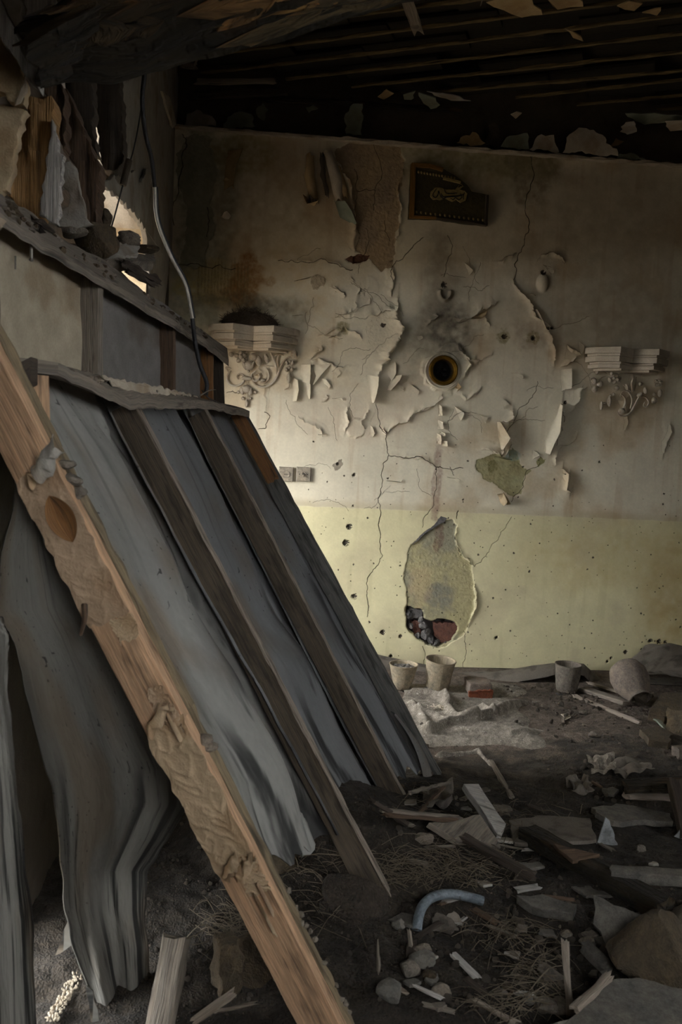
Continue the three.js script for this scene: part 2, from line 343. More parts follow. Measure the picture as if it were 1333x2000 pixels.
function blob(c, rx, ry, rz, rotZ = 0, seg = 12) { const g = new THREE.SphereGeometry(1, seg, Math.max(6, seg >> 1)); g.scale(rx, ry, rz); g.rotateZ(rotZ); g.translate(c.x, c.y, c.z); return g; }

// ---------------------------------------------------------------- back wall: relief and colour of old peeling paint
const WX0 = -0.6, WW = 3.2, WH = 2.9, TN = 2048, HN = 1024;
const W = (x, y) => { const p = onZ(x, y, 0); return [p.x, p.y]; };
const wl = (pts) => pts.map(([x, y]) => W(x, y));
const colour = new Float32Array(TN * TN * 3), fine = new Float32Array(TN * TN), relief = new Float32Array(HN * HN);
function region(N, x0, y0, x1, y1, fn) {
  const i0 = clamp(Math.floor((x0 - WX0) / WW * N), 0, N - 1), i1 = clamp(Math.ceil((x1 - WX0) / WW * N), 0, N - 1), j0 = clamp(Math.floor(y0 / WH * N), 0, N - 1), j1 = clamp(Math.ceil(y1 / WH * N), 0, N - 1);
  for (let j = j0; j <= j1; j++) for (let i = i0; i <= i1; i++) fn(WX0 + (i + 0.5) / N * WW, (j + 0.5) / N * WH, j * N + i);
}
const bounds = (pts, m) => [Math.min(...pts.map((p) => p[0])) - m, Math.min(...pts.map((p) => p[1])) - m, Math.max(...pts.map((p) => p[0])) + m, Math.max(...pts.map((p) => p[1])) + m];
function nearest(pts, x, y) {
  let best = 1e9, bx = 0, by = 0, bt = 0;
  for (let i = 0; i < pts.length - 1; i++) {
    const [ax, ay] = pts[i], dx = pts[i + 1][0] - ax, dy = pts[i + 1][1] - ay, t = clamp(((x - ax) * dx + (y - ay) * dy) / (dx * dx + dy * dy + 1e-12), 0, 1), px = ax + t * dx, py = ay + t * dy, d = (x - px) ** 2 + (y - py) ** 2;
    if (d < best) { best = d; bx = px; by = py; bt = (i + t) / (pts.length - 1); }
  }
  return [Math.sqrt(best), bx, by, bt];
}
function inside(pts, x, y) { let c = false; for (let i = 0, j = pts.length - 1; i < pts.length; j = i++) if ((pts[i][1] > y) !== (pts[j][1] > y) && x < (pts[j][0] - pts[i][0]) * (y - pts[i][1]) / (pts[j][1] - pts[i][1]) + pts[i][0]) c = !c; return c; }
function ragged(pts, amp, times = 3, seed = 1) {                    // midpoint displacement, so that torn edges and cracks wander
  const r = rng(seed * 71 + pts.length);
  for (let k = 0; k < times; k++) { const out = [pts[0]]; for (let i = 1; i < pts.length; i++) { const [a, b] = [pts[i - 1], pts[i]], L = Math.hypot(b[0] - a[0], b[1] - a[1]), j = (r() - 0.5) * amp * L; out.push([(a[0] + b[0]) / 2 - (b[1] - a[1]) / L * j, (a[1] + b[1]) / 2 + (b[0] - a[0]) / L * j], b); } pts = out; }
  return pts;
}
const DIR = { L: [-1, 0.1], R: [1, 0.1], U: [0, 1], D: [0, -1] };
let peelSeed = 1;
const lips = [];
function peel(px, dir, h, w) {                                       // a lifted lip of paint along a line, raised on one side
  const pts = ragged(wl(px), 0.4, 3, peelSeed++), [dx, dy] = DIR[dir]; lips.push({ pts, dx, dy, h, w });
  region(HN, ...bounds(pts, w), (x, y, i) => {
    const [d, bx, by, t] = nearest(pts, x, y);
    if (d > w || (x - bx) * dx + (y - by) * dy < 0) return;
    const v = 0.9 * h * Math.pow(Math.sin(Math.PI * clamp(t, 0.02, 0.98)), 0.6) * (0.8 + 0.3 * noise(bx * 40, by * 40)) * (1 - d / w) ** 2;
    relief[i] = Math.max(relief[i], v);
  });
}
function crack(px, width = 0.0026, deep = 0.006) {
  width *= 0.62;
  const pts = ragged(wl(px), 0.35, 3, peelSeed++);
  region(TN, ...bounds(pts, 0.01), (x, y, i) => {
    const [d, bx, by] = nearest(pts, x, y), w = Math.max(0.0011, width * (0.7 + 0.5 * noise(bx * 30, by * 30, 0, 3))), k = 1 - sstep(w * 0.4, w, d);
    if (k <= 0) return;
    fine[i] -= deep * k;
    for (let c = 0; c < 3; c++) colour[i * 3 + c] = lerp(colour[i * 3 + c], [0.2, 0.17, 0.14][c], (width < 0.001 ? 0.3 : 0.85) * k);   // soot and dirt packed in the crack
  });
}
function patch(px, rgb, depth, o = {}) {                             // a field where paint has come off, in its own colour and level
  const { jag = 0.012, seed = peelSeed++, mix = 1 } = o, pts = ragged(wl(px), 0.25, 2, seed), b = bounds(pts, 0.02);
  const warp = (x, y) => [x + jag * fbm(x * 35, y * 35, 3, 0, seed), y + jag * fbm(x * 35 + 9, y * 35, 3, 0, seed + 4)];
  if (rgb) region(TN, ...b, (x, y, i) => { if (!inside(pts, ...warp(x, y))) return; const q = typeof rgb === 'function' ? rgb(x, y) : rgb; for (let c = 0; c < 3; c++) colour[i * 3 + c] = lerp(colour[i * 3 + c], q[c] * (0.93 + 0.1 * fbm(x * 60, y * 60, 3, 0, seed)), mix); fine[i] += 0.0016 * fbm(x * 90, y * 90, 3, 0, seed + 2); });
  if (depth) region(HN, ...b, (x, y, i) => { if (inside(pts, ...warp(x, y))) relief[i] = -depth; });
}
function stain(cx, cy, rx, ry, rgb, strength, scale = 14, bite = 0.25) {   // pixel centre and radii; blotchy, with its own outline
  const [x0, y0] = W(cx, cy), k = 359, a = rx / k, b = ry / k, seed = peelSeed++;
  region(TN, x0 - a * 1.6, y0 - b * 1.6, x0 + a * 1.6, y0 + b * 1.6, (x, y, i) => {
    const r = Math.hypot((x - x0) / a, (y - y0) / b) + 0.55 * fbm(x * scale, y * scale, 5, 0, seed), f = strength * (1 - sstep(1 - bite, 1 + bite, r)) * (0.6 + 0.5 * fbm(x * scale * 4, y * scale * 4, 4, 0, seed + 3));
    if (f > 0) for (let c = 0; c < 3; c++) colour[i * 3 + c] = lerp(colour[i * 3 + c], rgb[c], Math.min(1, f));
  });
}
{ // ground coat: limewashed grey-cream above, yellow dado below
  const dado = wl([[560, 987], [1340, 1019]]), slope = (dado[1][1] - dado[0][1]) / (dado[1][0] - dado[0][0]);
  region(TN, -1, 0, 9, 9, (x, y, i) => {
    const a = fbm(x * 2.2, y * 2.2, 5, 0, 201), b = fbm(x * 14, y * 14, 4, 0, 205), f = fbm(x * 110, y * 110, 2, 0, 208), st = sstep(0.05, 0.55, fbm(x * 4.5 + 3, y * 4.5, 5, 0, 211)), drip = sstep(0.2, 0.6, fbm(x * 26, y * 2.2, 4, 0, 214));
    const line = dado[0][1] + (x - dado[0][0]) * slope + 0.004 * fbm(x * 20, y * 20, 3, 0, 217), low = 1 - sstep(-0.004, 0.004, y - line), band = (1 - low) * sstep(0.055, 0.012, y - line) * (0.6 + 0.5 * b);
    const g = 1 + 0.06 * a + 0.05 * b + 0.025 * f;
    let q = [0.80, 0.765, 0.675].map((v, c) => v * g - st * [0.07, 0.1, 0.12][c] - 0.05 * drip * [0.7, 1, 1.1][c]);
    const yl = [0.8, 0.765, 0.61].map((v, c) => v * (1 + 0.05 * a + 0.04 * b + 0.02 * f) - 0.06 * st * [0.8, 0.9, 0.6][c] - 0.03 * drip);
    q = q.map((v, c) => lerp(lerp(v, [0.63, 0.57, 0.44][c], 0.55 * band), yl[c], low));
    colour.set(q, i * 3);
    fine[i] = 0.0004 * b + 0.0002 * f + 0.0008 * a;
  });
  region(HN, -1, 0, 9, 9, (x, y, i) => { relief[i] = 0.004 * fbm(x * 3.2, y * 3.2, 4, 0, 221) + 0.002 * fbm(x * 12, y * 12, 3, 0, 224); });
}
// damp, mould, rust and soot
stain(395, 400, 60, 190, [0.42, 0.43, 0.36], 0.75, 9); stain(372, 620, 50, 90, [0.5, 0.5, 0.42], 0.6, 12);
stain(425, 560, 75, 40, [0.66, 0.58, 0.33], 0.7, 12); stain(520, 420, 130, 130, [0.58, 0.5, 0.38], 0.55, 7, 0.5); stain(480, 548, 28, 45, [0.46, 0.28, 0.1], 0.9, 22); stain(452, 572, 22, 14, [0.5, 0.32, 0.14], 0.8, 30); stain(525, 550, 16, 8, [0.5, 0.36, 0.2], 0.7, 30);
stain(560, 560, 110, 70, [0.72, 0.62, 0.46], 0.5, 9, 0.5); stain(470, 300, 60, 40, [0.5, 0.44, 0.26], 0.6, 12); stain(900, 310, 130, 50, [0.42, 0.4, 0.24], 0.6, 10, 0.5); stain(1040, 330, 50, 70, [0.36, 0.32, 0.24], 0.7, 14); stain(1010, 320, 90, 25, [0.4, 0.38, 0.22], 0.6, 12);
stain(868, 635, 52, 68, [0.2, 0.18, 0.15], 0.85, 7, 0.6); stain(860, 540, 38, 90, [0.34, 0.3, 0.25], 0.55, 7, 0.6); stain(818, 690, 40, 45, [0.4, 0.38, 0.33], 0.5, 9, 0.6); stain(480, 590, 80, 16, [0.3, 0.27, 0.2], 0.7, 14, 0.5); stain(580, 610, 34, 26, [0.4, 0.35, 0.27], 0.5, 10, 0.6);
stain(1130, 480, 240, 210, [0.55, 0.49, 0.4], 0.5, 5, 0.6); stain(1200, 620, 160, 70, [0.5, 0.45, 0.37], 0.45, 6, 0.6); stain(1330, 1180, 90, 140, [0.62, 0.5, 0.28], 0.55, 6, 0.6); stain(1200, 1090, 170, 60, [0.68, 0.6, 0.4], 0.45, 7, 0.6);
stain(854, 945, 10, 75, [0.5, 0.4, 0.35], 0.75, 22); stain(790, 760, 60, 60, [0.7, 0.62, 0.52], 0.4, 9, 0.6); stain(680, 820, 90, 50, [0.72, 0.63, 0.54], 0.35, 10, 0.6); stain(1035, 660, 40, 30, [0.5, 0.42, 0.35], 0.45, 14);
for (let k = 0; k < 16; k++) stain(388 + k * 6.4, 545 + 9 * Math.sin(k * 5), 2.4, 30, [0.4, 0.35, 0.22], 0.6, 40);
// older coats laid bare
patch([[690, 275], [784, 272], [787, 330], [778, 380], [780, 440], [774, 470], [771, 520], [745, 532], [720, 505], [694, 490], [697, 440], [690, 402], [676, 345], [652, 300], [668, 285]], (x, y) => [0.66, 0.58, 0.47].map((v, c) => v + 0.09 * fbm(x * 9, y * 9, 4, 0, 301) * [1, 0.8, 0.3][c]), 0.005);
for (const l of [[[693, 330], [698, 380], [694, 425]], [[698, 372], [735, 372]], [[730, 280], [733, 370], [731, 410]], [[715, 445], [722, 470], [712, 500]], [[752, 430], [762, 470]]]) crack(l, 0.0022, 0.003);
patch([[674, 506], [690, 498], [712, 496], [724, 501], [712, 511], [690, 514]], [0.36, 0.24, 0.18], 0.008);
patch([[930, 898], [957, 890], [992, 893], [1003, 872], [1013, 890], [1024, 915], [1038, 918], [1016, 965], [1002, 970], [980, 956], [947, 936], [931, 915]], (x, y) => [0.6, 0.57, 0.42].map((v, c) => v + 0.1 * fbm(x * 14, y * 14, 4, 0, 311) * [0.7, 0.9, 1][c]), 0.004);
stain(962, 912, 10, 12, [0.36, 0.33, 0.18], 0.9, 30); stain(1004, 890, 14, 10, [0.5, 0.58, 0.56], 0.7, 25); patch([[1048, 900], [1055, 893], [1066, 896], [1064, 906], [1052, 911]], [0.55, 0.53, 0.36], 0.002);
patch([[410, 400], [420, 440], [408, 480], [404, 520], [350, 520], [345, 300], [365, 265], [412, 268], [426, 330]], (x, y) => [0.5, 0.5, 0.43].map((v) => v + 0.1 * fbm(x * 12, y * 7, 4, 0, 321)), 0.004, { mix: 0.7 });
patch([[660, 900], [668, 897], [671, 905], [664, 914], [652, 916], [650, 908]], [0.58, 0.54, 0.47], 0.002);
patch([[610, 540], [620, 536], [633, 541], [637, 550], [632, 560], [620, 564], [609, 560], [606, 549]], [0.7, 0.63, 0.52], -0.003); patch([[676, 838], [682, 822], [694, 816], [708, 820], [715, 834], [710, 850], [696, 856], [682, 851]], null, -0.004, { jag: 0.004 });
patch([[715, 640], [730, 618], [752, 607], [774, 607], [786, 640], [772, 676], [740, 690], [720, 670]], [0.83, 0.78, 0.68], 0, { mix: 0.35 });
patch([[853, 690], [868, 672], [890, 668], [905, 684], [920, 706], [914, 722], [902, 742], [880, 760], [850, 762], [830, 748], [823, 722], [830, 700]], null, -0.010, { jag: 0.006 });
// cracks
crack([[735, 788], [739, 812], [755, 848], [756, 868], [760, 889], [749, 905], [747, 950], [745, 1000], [744, 1050], [748, 1085], [730, 1112], [719, 1150], [721, 1185], [718, 1205]], 0.0032, 0.01);
crack([[760, 890], [805, 894], [835, 900], [853, 914], [850, 960], [838, 1000], [826, 1030]], 0.0028); crack([[853, 912], [880, 916], [905, 914]], 0.003); crack([[880, 912], [887, 928]], 0.003);
crack([[893, 1013], [896, 998]], 0.004); crack([[907, 1232], [910, 1260], [908, 1290], [904, 1312]], 0.003); crack([[826, 1262], [828, 1300]], 0.002); crack([[927, 1107], [940, 1098], [956, 1078]], 0.0022); crack([[956, 1078], [975, 1050], [1000, 1010]], 0.0012);
crack([[1033, 300], [1030, 380], [1033, 443], [1021, 483], [1006, 516], [1004, 547]], 0.004); crack([[827, 464], [800, 490], [775, 509], [764, 528], [768, 550]], 0.003); crack([[1000, 980], [1024, 950], [1032, 918], [1056, 905]], 0.002); crack([[517, 805], [528, 812], [520, 836], [505, 838]], 0.003);
crack([[356, 262], [365, 285], [355, 330], [344, 390], [340, 440]], 0.005); crack([[404, 462], [409, 430], [405, 405]], 0.004); crack([[1051, 745], [1041, 776], [1016, 796], [992, 842]], 0.002); crack([[443, 767], [466, 768]], 0.004, 0.002); crack([[875, 460], [885, 480], [868, 540]], 0.002); crack([[1098, 790], [1100, 840], [1088, 870]], 0.002);
crack([[544, 509], [595, 512], [659, 516], [689, 527]], 0.002); crack([[345, 519], [400, 521], [460, 524]], 0.003);
{ const r = rng(818); for (let k = 0; k < 34; k++) { let x = 580 + 600 * r(), y = 480 + 520 * r(), a = r() * 6.28; const l = [[x, y]]; for (let i = 0; i < 3 + 3 * r(); i++) { a += (r() - 0.5) * 1.2; x += Math.cos(a) * (8 + 14 * r()); y += Math.sin(a) * (8 + 14 * r()); l.push([x, y]); } crack(l, 0.0012, 0.0025); } }
// lifted lips
for (const [px, dir, h, w] of [
  [[[778, 583], [776, 606], [774, 626], [788, 639], [786, 654], [773, 677], [760, 689], [759, 699], [763, 705], [750, 710], [746, 723], [740, 738]], 'L', 0.036, 0.08],
  [[[711, 621], [736, 617], [751, 608], [764, 606], [774, 607]], 'U', 0.02, 0.07], [[[719, 561], [702, 570], [694, 588], [693, 606], [670, 614], [654, 620]], 'R', 0.014, 0.06], [[[648, 561], [672, 573], [673, 583]], 'L', 0.014, 0.05],
  [[[621, 658], [644, 649], [671, 639]], 'U', 0.014, 0.03], [[[671, 640], [657, 657], [642, 661]], 'R', 0.018, 0.04], [[[675, 639], [708, 662]], 'D', 0.016, 0.035], [[[629, 675], [631, 685], [619, 690], [607, 702]], 'L', 0.02, 0.05],
  [[[607, 703], [634, 707], [682, 713]], 'D', 0.014, 0.05], [[[608, 713], [607, 749]], 'L', 0.014, 0.03], [[[583, 815], [614, 832], [629, 846], [631, 853]], 'U', 0.012, 0.035], [[[680, 795], [681, 818], [675, 843]], 'L', 0.014, 0.03], [[[712, 838], [706, 820], [720, 800]], 'R', 0.012, 0.04],
  [[[756, 849], [790, 826], [823, 803], [863, 772]], 'U', 0.016, 0.06], [[[745, 838], [756, 850]], 'L', 0.012, 0.03], [[[760, 890], [805, 894], [835, 900], [853, 912]], 'U', 0.01, 0.05], [[[1003, 801], [1005, 814], [990, 839]], 'L', 0.018, 0.04],
  [[[1099, 788], [1095, 842], [1085, 860], [1074, 888]], 'L', 0.022, 0.08], [[[939, 880], [977, 892], [1000, 868]], 'U', 0.018, 0.05], [[[1100, 916], [1113, 926], [1109, 957], [1120, 962]], 'L', 0.022, 0.05], [[[903, 771], [911, 781], [939, 757]], 'U', 0.014, 0.04],
  [[[1115, 804], [1133, 768], [1148, 755]], 'L', 0.012, 0.05], [[[1085, 910], [1090, 880], [1130, 842]], 'L', 0.01, 0.04], [[[1004, 547], [1034, 588], [1055, 624], [1078, 662], [1083, 716]], 'L', 0.022, 0.05], [[[973, 511], [1009, 493]], 'D', 0.014, 0.04],
  [[[1050, 508], [1072, 494], [1103, 511]], 'D', 0.014, 0.03], [[[871, 624], [922, 618], [953, 603], [973, 590]], 'U', 0.028, 0.08], [[[890, 632], [927, 624], [947, 618], [957, 636]], 'D', 0.012, 0.04], [[[894, 677], [917, 705], [963, 694]], 'L', 0.014, 0.04],
  [[[853, 613], [857, 619], [835, 636]], 'L', 0.014, 0.04], [[[768, 525], [768, 560], [765, 580]], 'L', 0.01, 0.04], [[[1108, 673], [1122, 683], [1137, 695]], 'D', 0.02, 0.04], [[[1095, 717], [1115, 708], [1137, 697]], 'U', 0.018, 0.04],
  [[[655, 559], [672, 572]], 'L', 0.012, 0.03], [[[448, 300], [452, 330], [450, 370]], 'L', 0.02, 0.05], [[[694, 490], [697, 440], [690, 402]], 'L', 0.014, 0.06], [[[694, 425], [676, 345], [652, 300]], 'L', 0.018, 0.05], [[[774, 470], [780, 440], [778, 380], [787, 330]], 'R', 0.01, 0.03],
  [[[544, 509], [595, 512], [659, 516], [689, 527]], 'U', 0.008, 0.04], [[[500, 700], [512, 740], [520, 806]], 'R', 0.006, 0.03], [[[893, 1030], [893, 1065], [905, 1088], [927, 1107]], 'R', 0.008, 0.03], [[[927, 1140], [930, 1165], [925, 1195], [912, 1225]], 'R', 0.01, 0.03], [[[1236, 730], [1222, 840]], 'L', 0.004, 0.04], [[[1310, 830], [1298, 885]], 'L', 0.006, 0.04],
]) peel(px, dir, h, w);
// the patched chimney hole, with a deeper breach at its foot
const hole = [[883, 1013], [893, 1026], [893, 1065], [905, 1088], [922, 1105], [927, 1140], [930, 1165], [925, 1195], [915, 1222], [906, 1240], [880, 1256], [858, 1266], [838, 1261], [815, 1248], [800, 1234], [794, 1213], [791, 1188], [795, 1150], [793, 1110], [797, 1080], [805, 1062], [825, 1045], [845, 1030], [865, 1018]];
patch(hole, (x, y) => { const d = sstep(-0.1, 0.5, fbm(x * 8, y * 8, 4, 0, 331)); return [lerp(0.66, 0.55, d), lerp(0.62, 0.53, d), lerp(0.46, 0.44, d)]; }, 0.005, { jag: 0.005 });
stain(862, 1165, 38, 30, [0.4, 0.39, 0.36], 0.75, 16); stain(858, 1052, 10, 26, [0.38, 0.29, 0.24], 0.85, 30); stain(820, 1145, 22, 40, [0.66, 0.56, 0.44], 0.5, 14); stain(840, 1200, 30, 14, [0.45, 0.44, 0.39], 0.6, 18);
const breach = [[795, 1184], [826, 1191], [828, 1208], [845, 1214], [890, 1217], [893, 1232], [882, 1252], [858, 1263], [838, 1259], [816, 1246], [800, 1232], [795, 1212]];
patch(breach, [0.3, 0.27, 0.26], 0.055, { jag: 0.003 });
// pits: small knocked-out specks, and a few deeper plug holes
{ const r = rng(77);
  const pit = (px, py, rad, deep) => { const [x0, y0] = W(px, py), s = peelSeed++; region(TN, x0 - rad * 2, y0 - rad * 2, x0 + rad * 2, y0 + rad * 2, (x, y, i) => { const d = Math.hypot(x - x0, y - y0) / rad + 0.5 * noise(x * 300, y * 300, 0, s), k = 1 - sstep(0.7, 1.1, d); if (k > 0) { fine[i] -= deep * k; for (let c = 0; c < 3; c++) colour[i * 3 + c] = lerp(colour[i * 3 + c], [0.24, 0.21, 0.18][c], 0.9 * k); } }); };
  for (let k = 0; k < 330; k++) { const y = 860 + 450 * Math.pow(r(), 0.8), x = 600 + 733 * Math.pow(r(), 1.15); pit(x, y, 0.0016 + 0.004 * Math.pow(r(), 3), 0.004); }
  for (const [x, y, q] of [[683, 1028, 8], [676, 1060, 9], [692, 1165, 8], [748, 1235, 7], [764, 1282, 6], [783, 1243, 5], [1271, 1251, 6], [1288, 1253, 7], [1300, 1254, 5], [1222, 1274, 6], [1187, 1292, 4], [1216, 1294, 4], [970, 1245, 5], [1194, 1285, 4], [749, 635, 6], [986, 657, 7], [1042, 660, 7], [868, 556, 8], [1062, 533, 7], [1070, 642, 4], [1078, 641, 4], [660, 906, 4], [692, 928, 5], [1172, 902, 3], [1105, 786, 4]]) { pit(x, y, q / 560, 0.012); const [x0, y0] = W(x, y); region(HN, x0 - 0.02, y0 - 0.02, x0 + 0.02, y0 + 0.02, (a, b, i) => { if (Math.hypot(a - x0, b - y0) < q / 700) relief[i] -= 0.01; }); }
  { const [x0, y0] = W(865, 724); region(HN, x0 - 0.1, y0 - 0.1, x0 + 0.1, y0 + 0.1, (x, y, i) => { if (Math.hypot(x - x0, y - y0) < 0.066) relief[i] = -0.07; }); }
  const [bx, by] = W(1061, 553); region(HN, bx - 0.06, by - 0.08, bx + 0.06, by + 0.08, (x, y, i) => { const d = Math.hypot((x - bx) / 0.034, (y - by) / 0.05); if (d < 1) relief[i] += 0.022 * Math.sqrt(1 - d * d); });
  const [hx, hy] = W(870, 572); region(HN, hx - 0.06, hy - 0.06, hx + 0.06, hy + 0.06, (x, y, i) => { const d = Math.hypot(x - hx, (y - hy) * 0.8) / 0.034; if (d < 1.3 && y < hy + 0.015) relief[i] += 0.02 * Math.exp(-((d - 0.85) ** 2) / 0.05); });
  for (const [x, y] of [[986, 657], [1042, 660], [672, 640]]) stain(x, y, 12, 12, [0.42, 0.38, 0.24], 0.8, 40);
}
const rlf = (x, y) => { const u = clamp((x - WX0) / WW * HN - 0.5, 0, HN - 1.001), v = clamp(y / WH * HN - 0.5, 0, HN - 1.001), i = u | 0, j = v | 0, a = u - i, b = v - j, q = j * HN + i; return lerp(lerp(relief[q], relief[q + 1], a), lerp(relief[q + HN], relief[q + HN + 1], a), b); };
const WALL_TOP = 2.82;
let wallBack, wallPaint0;
{
  const bytes = new Uint8Array(TN * TN * 4), bump = new Uint8Array(TN * TN * 4);
  for (let i = 0; i < TN * TN; i++) { for (let c = 0; c < 3; c++) bytes[i * 4 + c] = clamp(colour[i * 3 + c] * 255, 0, 255); const h = clamp((fine[i] / 0.02 + 0.75) * 255, 0, 255); bump[i * 4] = bump[i * 4 + 1] = bump[i * 4 + 2] = h; bytes[i * 4 + 3] = bump[i * 4 + 3] = 255; }
  const tex = (d, c) => { const t = new THREE.DataTexture(d, TN, TN); t.magFilter = THREE.LinearFilter; t.minFilter = THREE.LinearMipmapLinearFilter; t.generateMipmaps = true; t.wrapS = t.wrapT = THREE.ClampToEdgeWrapping; if (c) t.colorSpace = THREE.SRGBColorSpace; t.needsUpdate = true; return t; };
  const m = new THREE.MeshStandardMaterial({ name: 'peeling_wall', map: tex(bytes, true), bumpMap: tex(bump), bumpScale: 0.02, roughness: 0.88, side: THREE.DoubleSide });
  const xs = [], ys = []; for (let x = -0.6; x < 2.56; x += 0.0055) xs.push(x); for (const x of [2.7, 2.9, 3.2]) xs.push(x); for (let y = 0; y < WALL_TOP; y += 0.0055) ys.push(y); ys.push(WALL_TOP);
  const pos = new Float32Array(xs.length * ys.length * 3), uv = new Float32Array(xs.length * ys.length * 2), idx = [];
  ys.forEach((y, j) => xs.forEach((x, i) => { const q = j * xs.length + i; pos[q * 3] = x; pos[q * 3 + 1] = y; pos[q * 3 + 2] = rlf(x, y); uv[q * 2] = (x - WX0) / WW; uv[q * 2 + 1] = y / WH; if (i && j) idx.push(q - xs.length - 1, q - xs.length, q, q - xs.length - 1, q, q - 1); }));
  const g = new THREE.BufferGeometry(); g.setAttribute('position', new THREE.BufferAttribute(pos, 3)); g.setAttribute('uv', new THREE.BufferAttribute(uv, 2)); g.setIndex(idx); g.computeVertexNormals();
  wallBack = struct('wall_back', g, m); wallPaint0 = m;
  const slab = (x0, x1, y0, y1, z0, z1) => { const b = new THREE.BoxGeometry(x1 - x0, y1 - y0, z1 - z0); b.translate((x0 + x1) / 2, (y0 + y1) / 2, (z0 + z1) / 2); return boxUV(b); };
  struct('wall_core', slab(-0.8, 3.4, -0.1, 3.5, -0.35, -0.08), M.plaster_dark, wallBack);
  struct('wall_ledge', slab(-0.6, 3.2, 2.7, WALL_TOP - 0.001, -0.08, -0.012), M.plaster_dark, wallBack);
}
// flakes of paint curling off the wall: root line on the wall, free line lifted from it (pixel outlines)
let flakeNo = 1;
const wallPaint = wallPaint0;
const wallUV = (g) => { const p = g.attributes.position, u = g.attributes.uv; for (let i = 0; i < u.count; i++) u.setXY(i, (p.getX(i) - WX0) / WW, p.getY(i) / WH); return g; };
function flake(root, free, lift, o = {}) {
  const { m = wallPaint, curl = 1.6, jag = 0.006, name = 'paint_flake', nu = 16, nv = 8, base = 0.004, parent = wallBack } = o, seed = flakeNo++;
  const R = root.map(([x, y]) => onZ(x, y, base)), F = free.map(([x, y]) => onZ(x, y, lift));
  return part(name, (m === wallPaint ? wallUV : (q) => q)(shell((u, v) => { const a = along(R, u), b = along(F, u), k = v + (v > 0.6 ? jag * 8 * (v - 0.6) * noise(u * 11, seed, 0, seed) : 0), q = a.clone().lerp(b, k); q.z = lerp(a.z, b.z, Math.pow(clamp(k, 0, 1.2), curl)) + 0.3 * jag * noise(u * 5, v * 3, 0, seed); return q; }, nu, nv, 0.0022, 0.2, 0.12)), m, parent);
}
lips.forEach(({ pts, dx, dy, h, w }, n) => {                         // the lifted lip of each peel, a thin curling edge of the same paint
  const L = pts.reduce((t, p, i) => t + (i ? Math.hypot(p[0] - pts[i - 1][0], p[1] - pts[i - 1][1]) : 0), 0), nu = Math.max(10, Math.round(L / 0.006)), D = Math.hypot(dx, dy), jit = rng(n * 13 + 5), ph = jit() * 9;
  const P = pts.map(([x, y]) => V(x, y, 0));
  part('paint_flake', wallUV(shell((u, v) => { const e = along(P, u), env = Math.pow(Math.sin(Math.PI * clamp(u, 0.02, 0.98)), 0.6), k = v + (v > 0.5 ? (v - 0.5) * 2 * 0.12 * noise(u * nu * 0.35, ph, 0, n) : 0), reach = 0.75 * w * (0.35 + 0.65 * env) * (1 - k), x = e.x + dx / D * reach, y = e.y + dy / D * reach; return V(x, y, Math.max(rlf(x, y), 0) + 0.0012 + (0.0015 + 0.75 * h * env * (0.75 + 0.4 * noise(u * nu * 0.12, ph + 3, 0, n))) * Math.pow(clamp(k, 0, 1.15), 2.2)); }, nu, 6, 0.0018)), wallPaint, wallBack);
});
{ const r = rng(515); for (let k = 0; k < 26; k++) { const x = 575 + 560 * r(), y = 520 + 420 * r(), a = r() * 6.28, L = 6 + 12 * r(), c = Math.cos(a) * L, d = Math.sin(a) * L; flake([[x - c, y - d], [x, y], [x + c, y + d]], [[x - c * 0.6 + 5 + 5 * r(), y - d * 0.6 + (r() - 0.5) * 8], [x + 8 + 6 * r(), y + (r() - 0.5) * 8], [x + c * 0.7 + 4, y + d * 0.7]], 0.006 + 0.012 * r(), { nu: 7, nv: 3, base: 0.006 }); } }
flake([[716, 731], [719, 750], [724, 770], [727, 786]], [[741, 736], [740, 752], [737, 768], [731, 787]], 0.05, { curl: 2.4 });
flake([[572, 737], [573, 760], [572, 784]], [[582, 742], [584, 762], [580, 783]], 0.028, { curl: 2 });
flake([[588, 712], [587, 730], [590, 745]], [[607, 712], [607, 732], [605, 750]], 0.03); flake([[598, 748], [600, 770], [604, 780]], [[607, 750], [607, 768], [606, 779]], 0.018);
flake([[610, 712], [618, 735], [612, 751]], [[646, 712], [628, 732], [613, 752]], 0.02, { curl: 0.7 });
flake([[972, 824], [973, 850], [980, 878]], [[978, 824], [998, 856], [984, 878]], 0.055, { curl: 1.8 }); flake([[980, 879], [990, 885], [985, 896]], [[998, 862], [1001, 868], [990, 888]], 0.035);
flake([[1096, 788], [1080, 826], [1066, 860], [1066, 884]], [[1100, 792], [1095, 845], [1086, 862], [1075, 888]], 0.05, { curl: 1.8 });
flake([[1098, 916], [1101, 935], [1104, 960]], [[1112, 926], [1111, 940], [1108, 958]], 0.03);
flake([[1095, 722], [1096, 742], [1098, 764]], [[1118, 720], [1118, 742], [1118, 758]], 0.025);
for (const [a, b] of [[[858, 790], [864, 812]], [[856, 820], [866, 838]], [[860, 842], [870, 852]], [[854, 846], [862, 868]], [[864, 858], [874, 872]]]) flake([[a[0], a[1]], [a[0] - 1, b[1]]], [[b[0], a[1] + 4], [b[0] + 1, b[1]]], 0.022, { nu: 12, nv: 6, jag: 0.012 });
flake([[975, 972], [978, 982], [985, 988]], [[972, 966], [984, 964], [992, 980]], 0.05, { m: M.plaster_cream, curl: 0.8 }); flake([[984, 962], [992, 972], [998, 985]], [[988, 968], [992, 980], [990, 986]], 0.03, { m: M.flake_tan });
flake([[769, 735], [760, 752], [757, 762]], [[786, 732], [782, 742], [764, 763]], 0.03); flake([[757, 730], [762, 718], [772, 704]], [[766, 744], [774, 730], [774, 712]], 0.015);
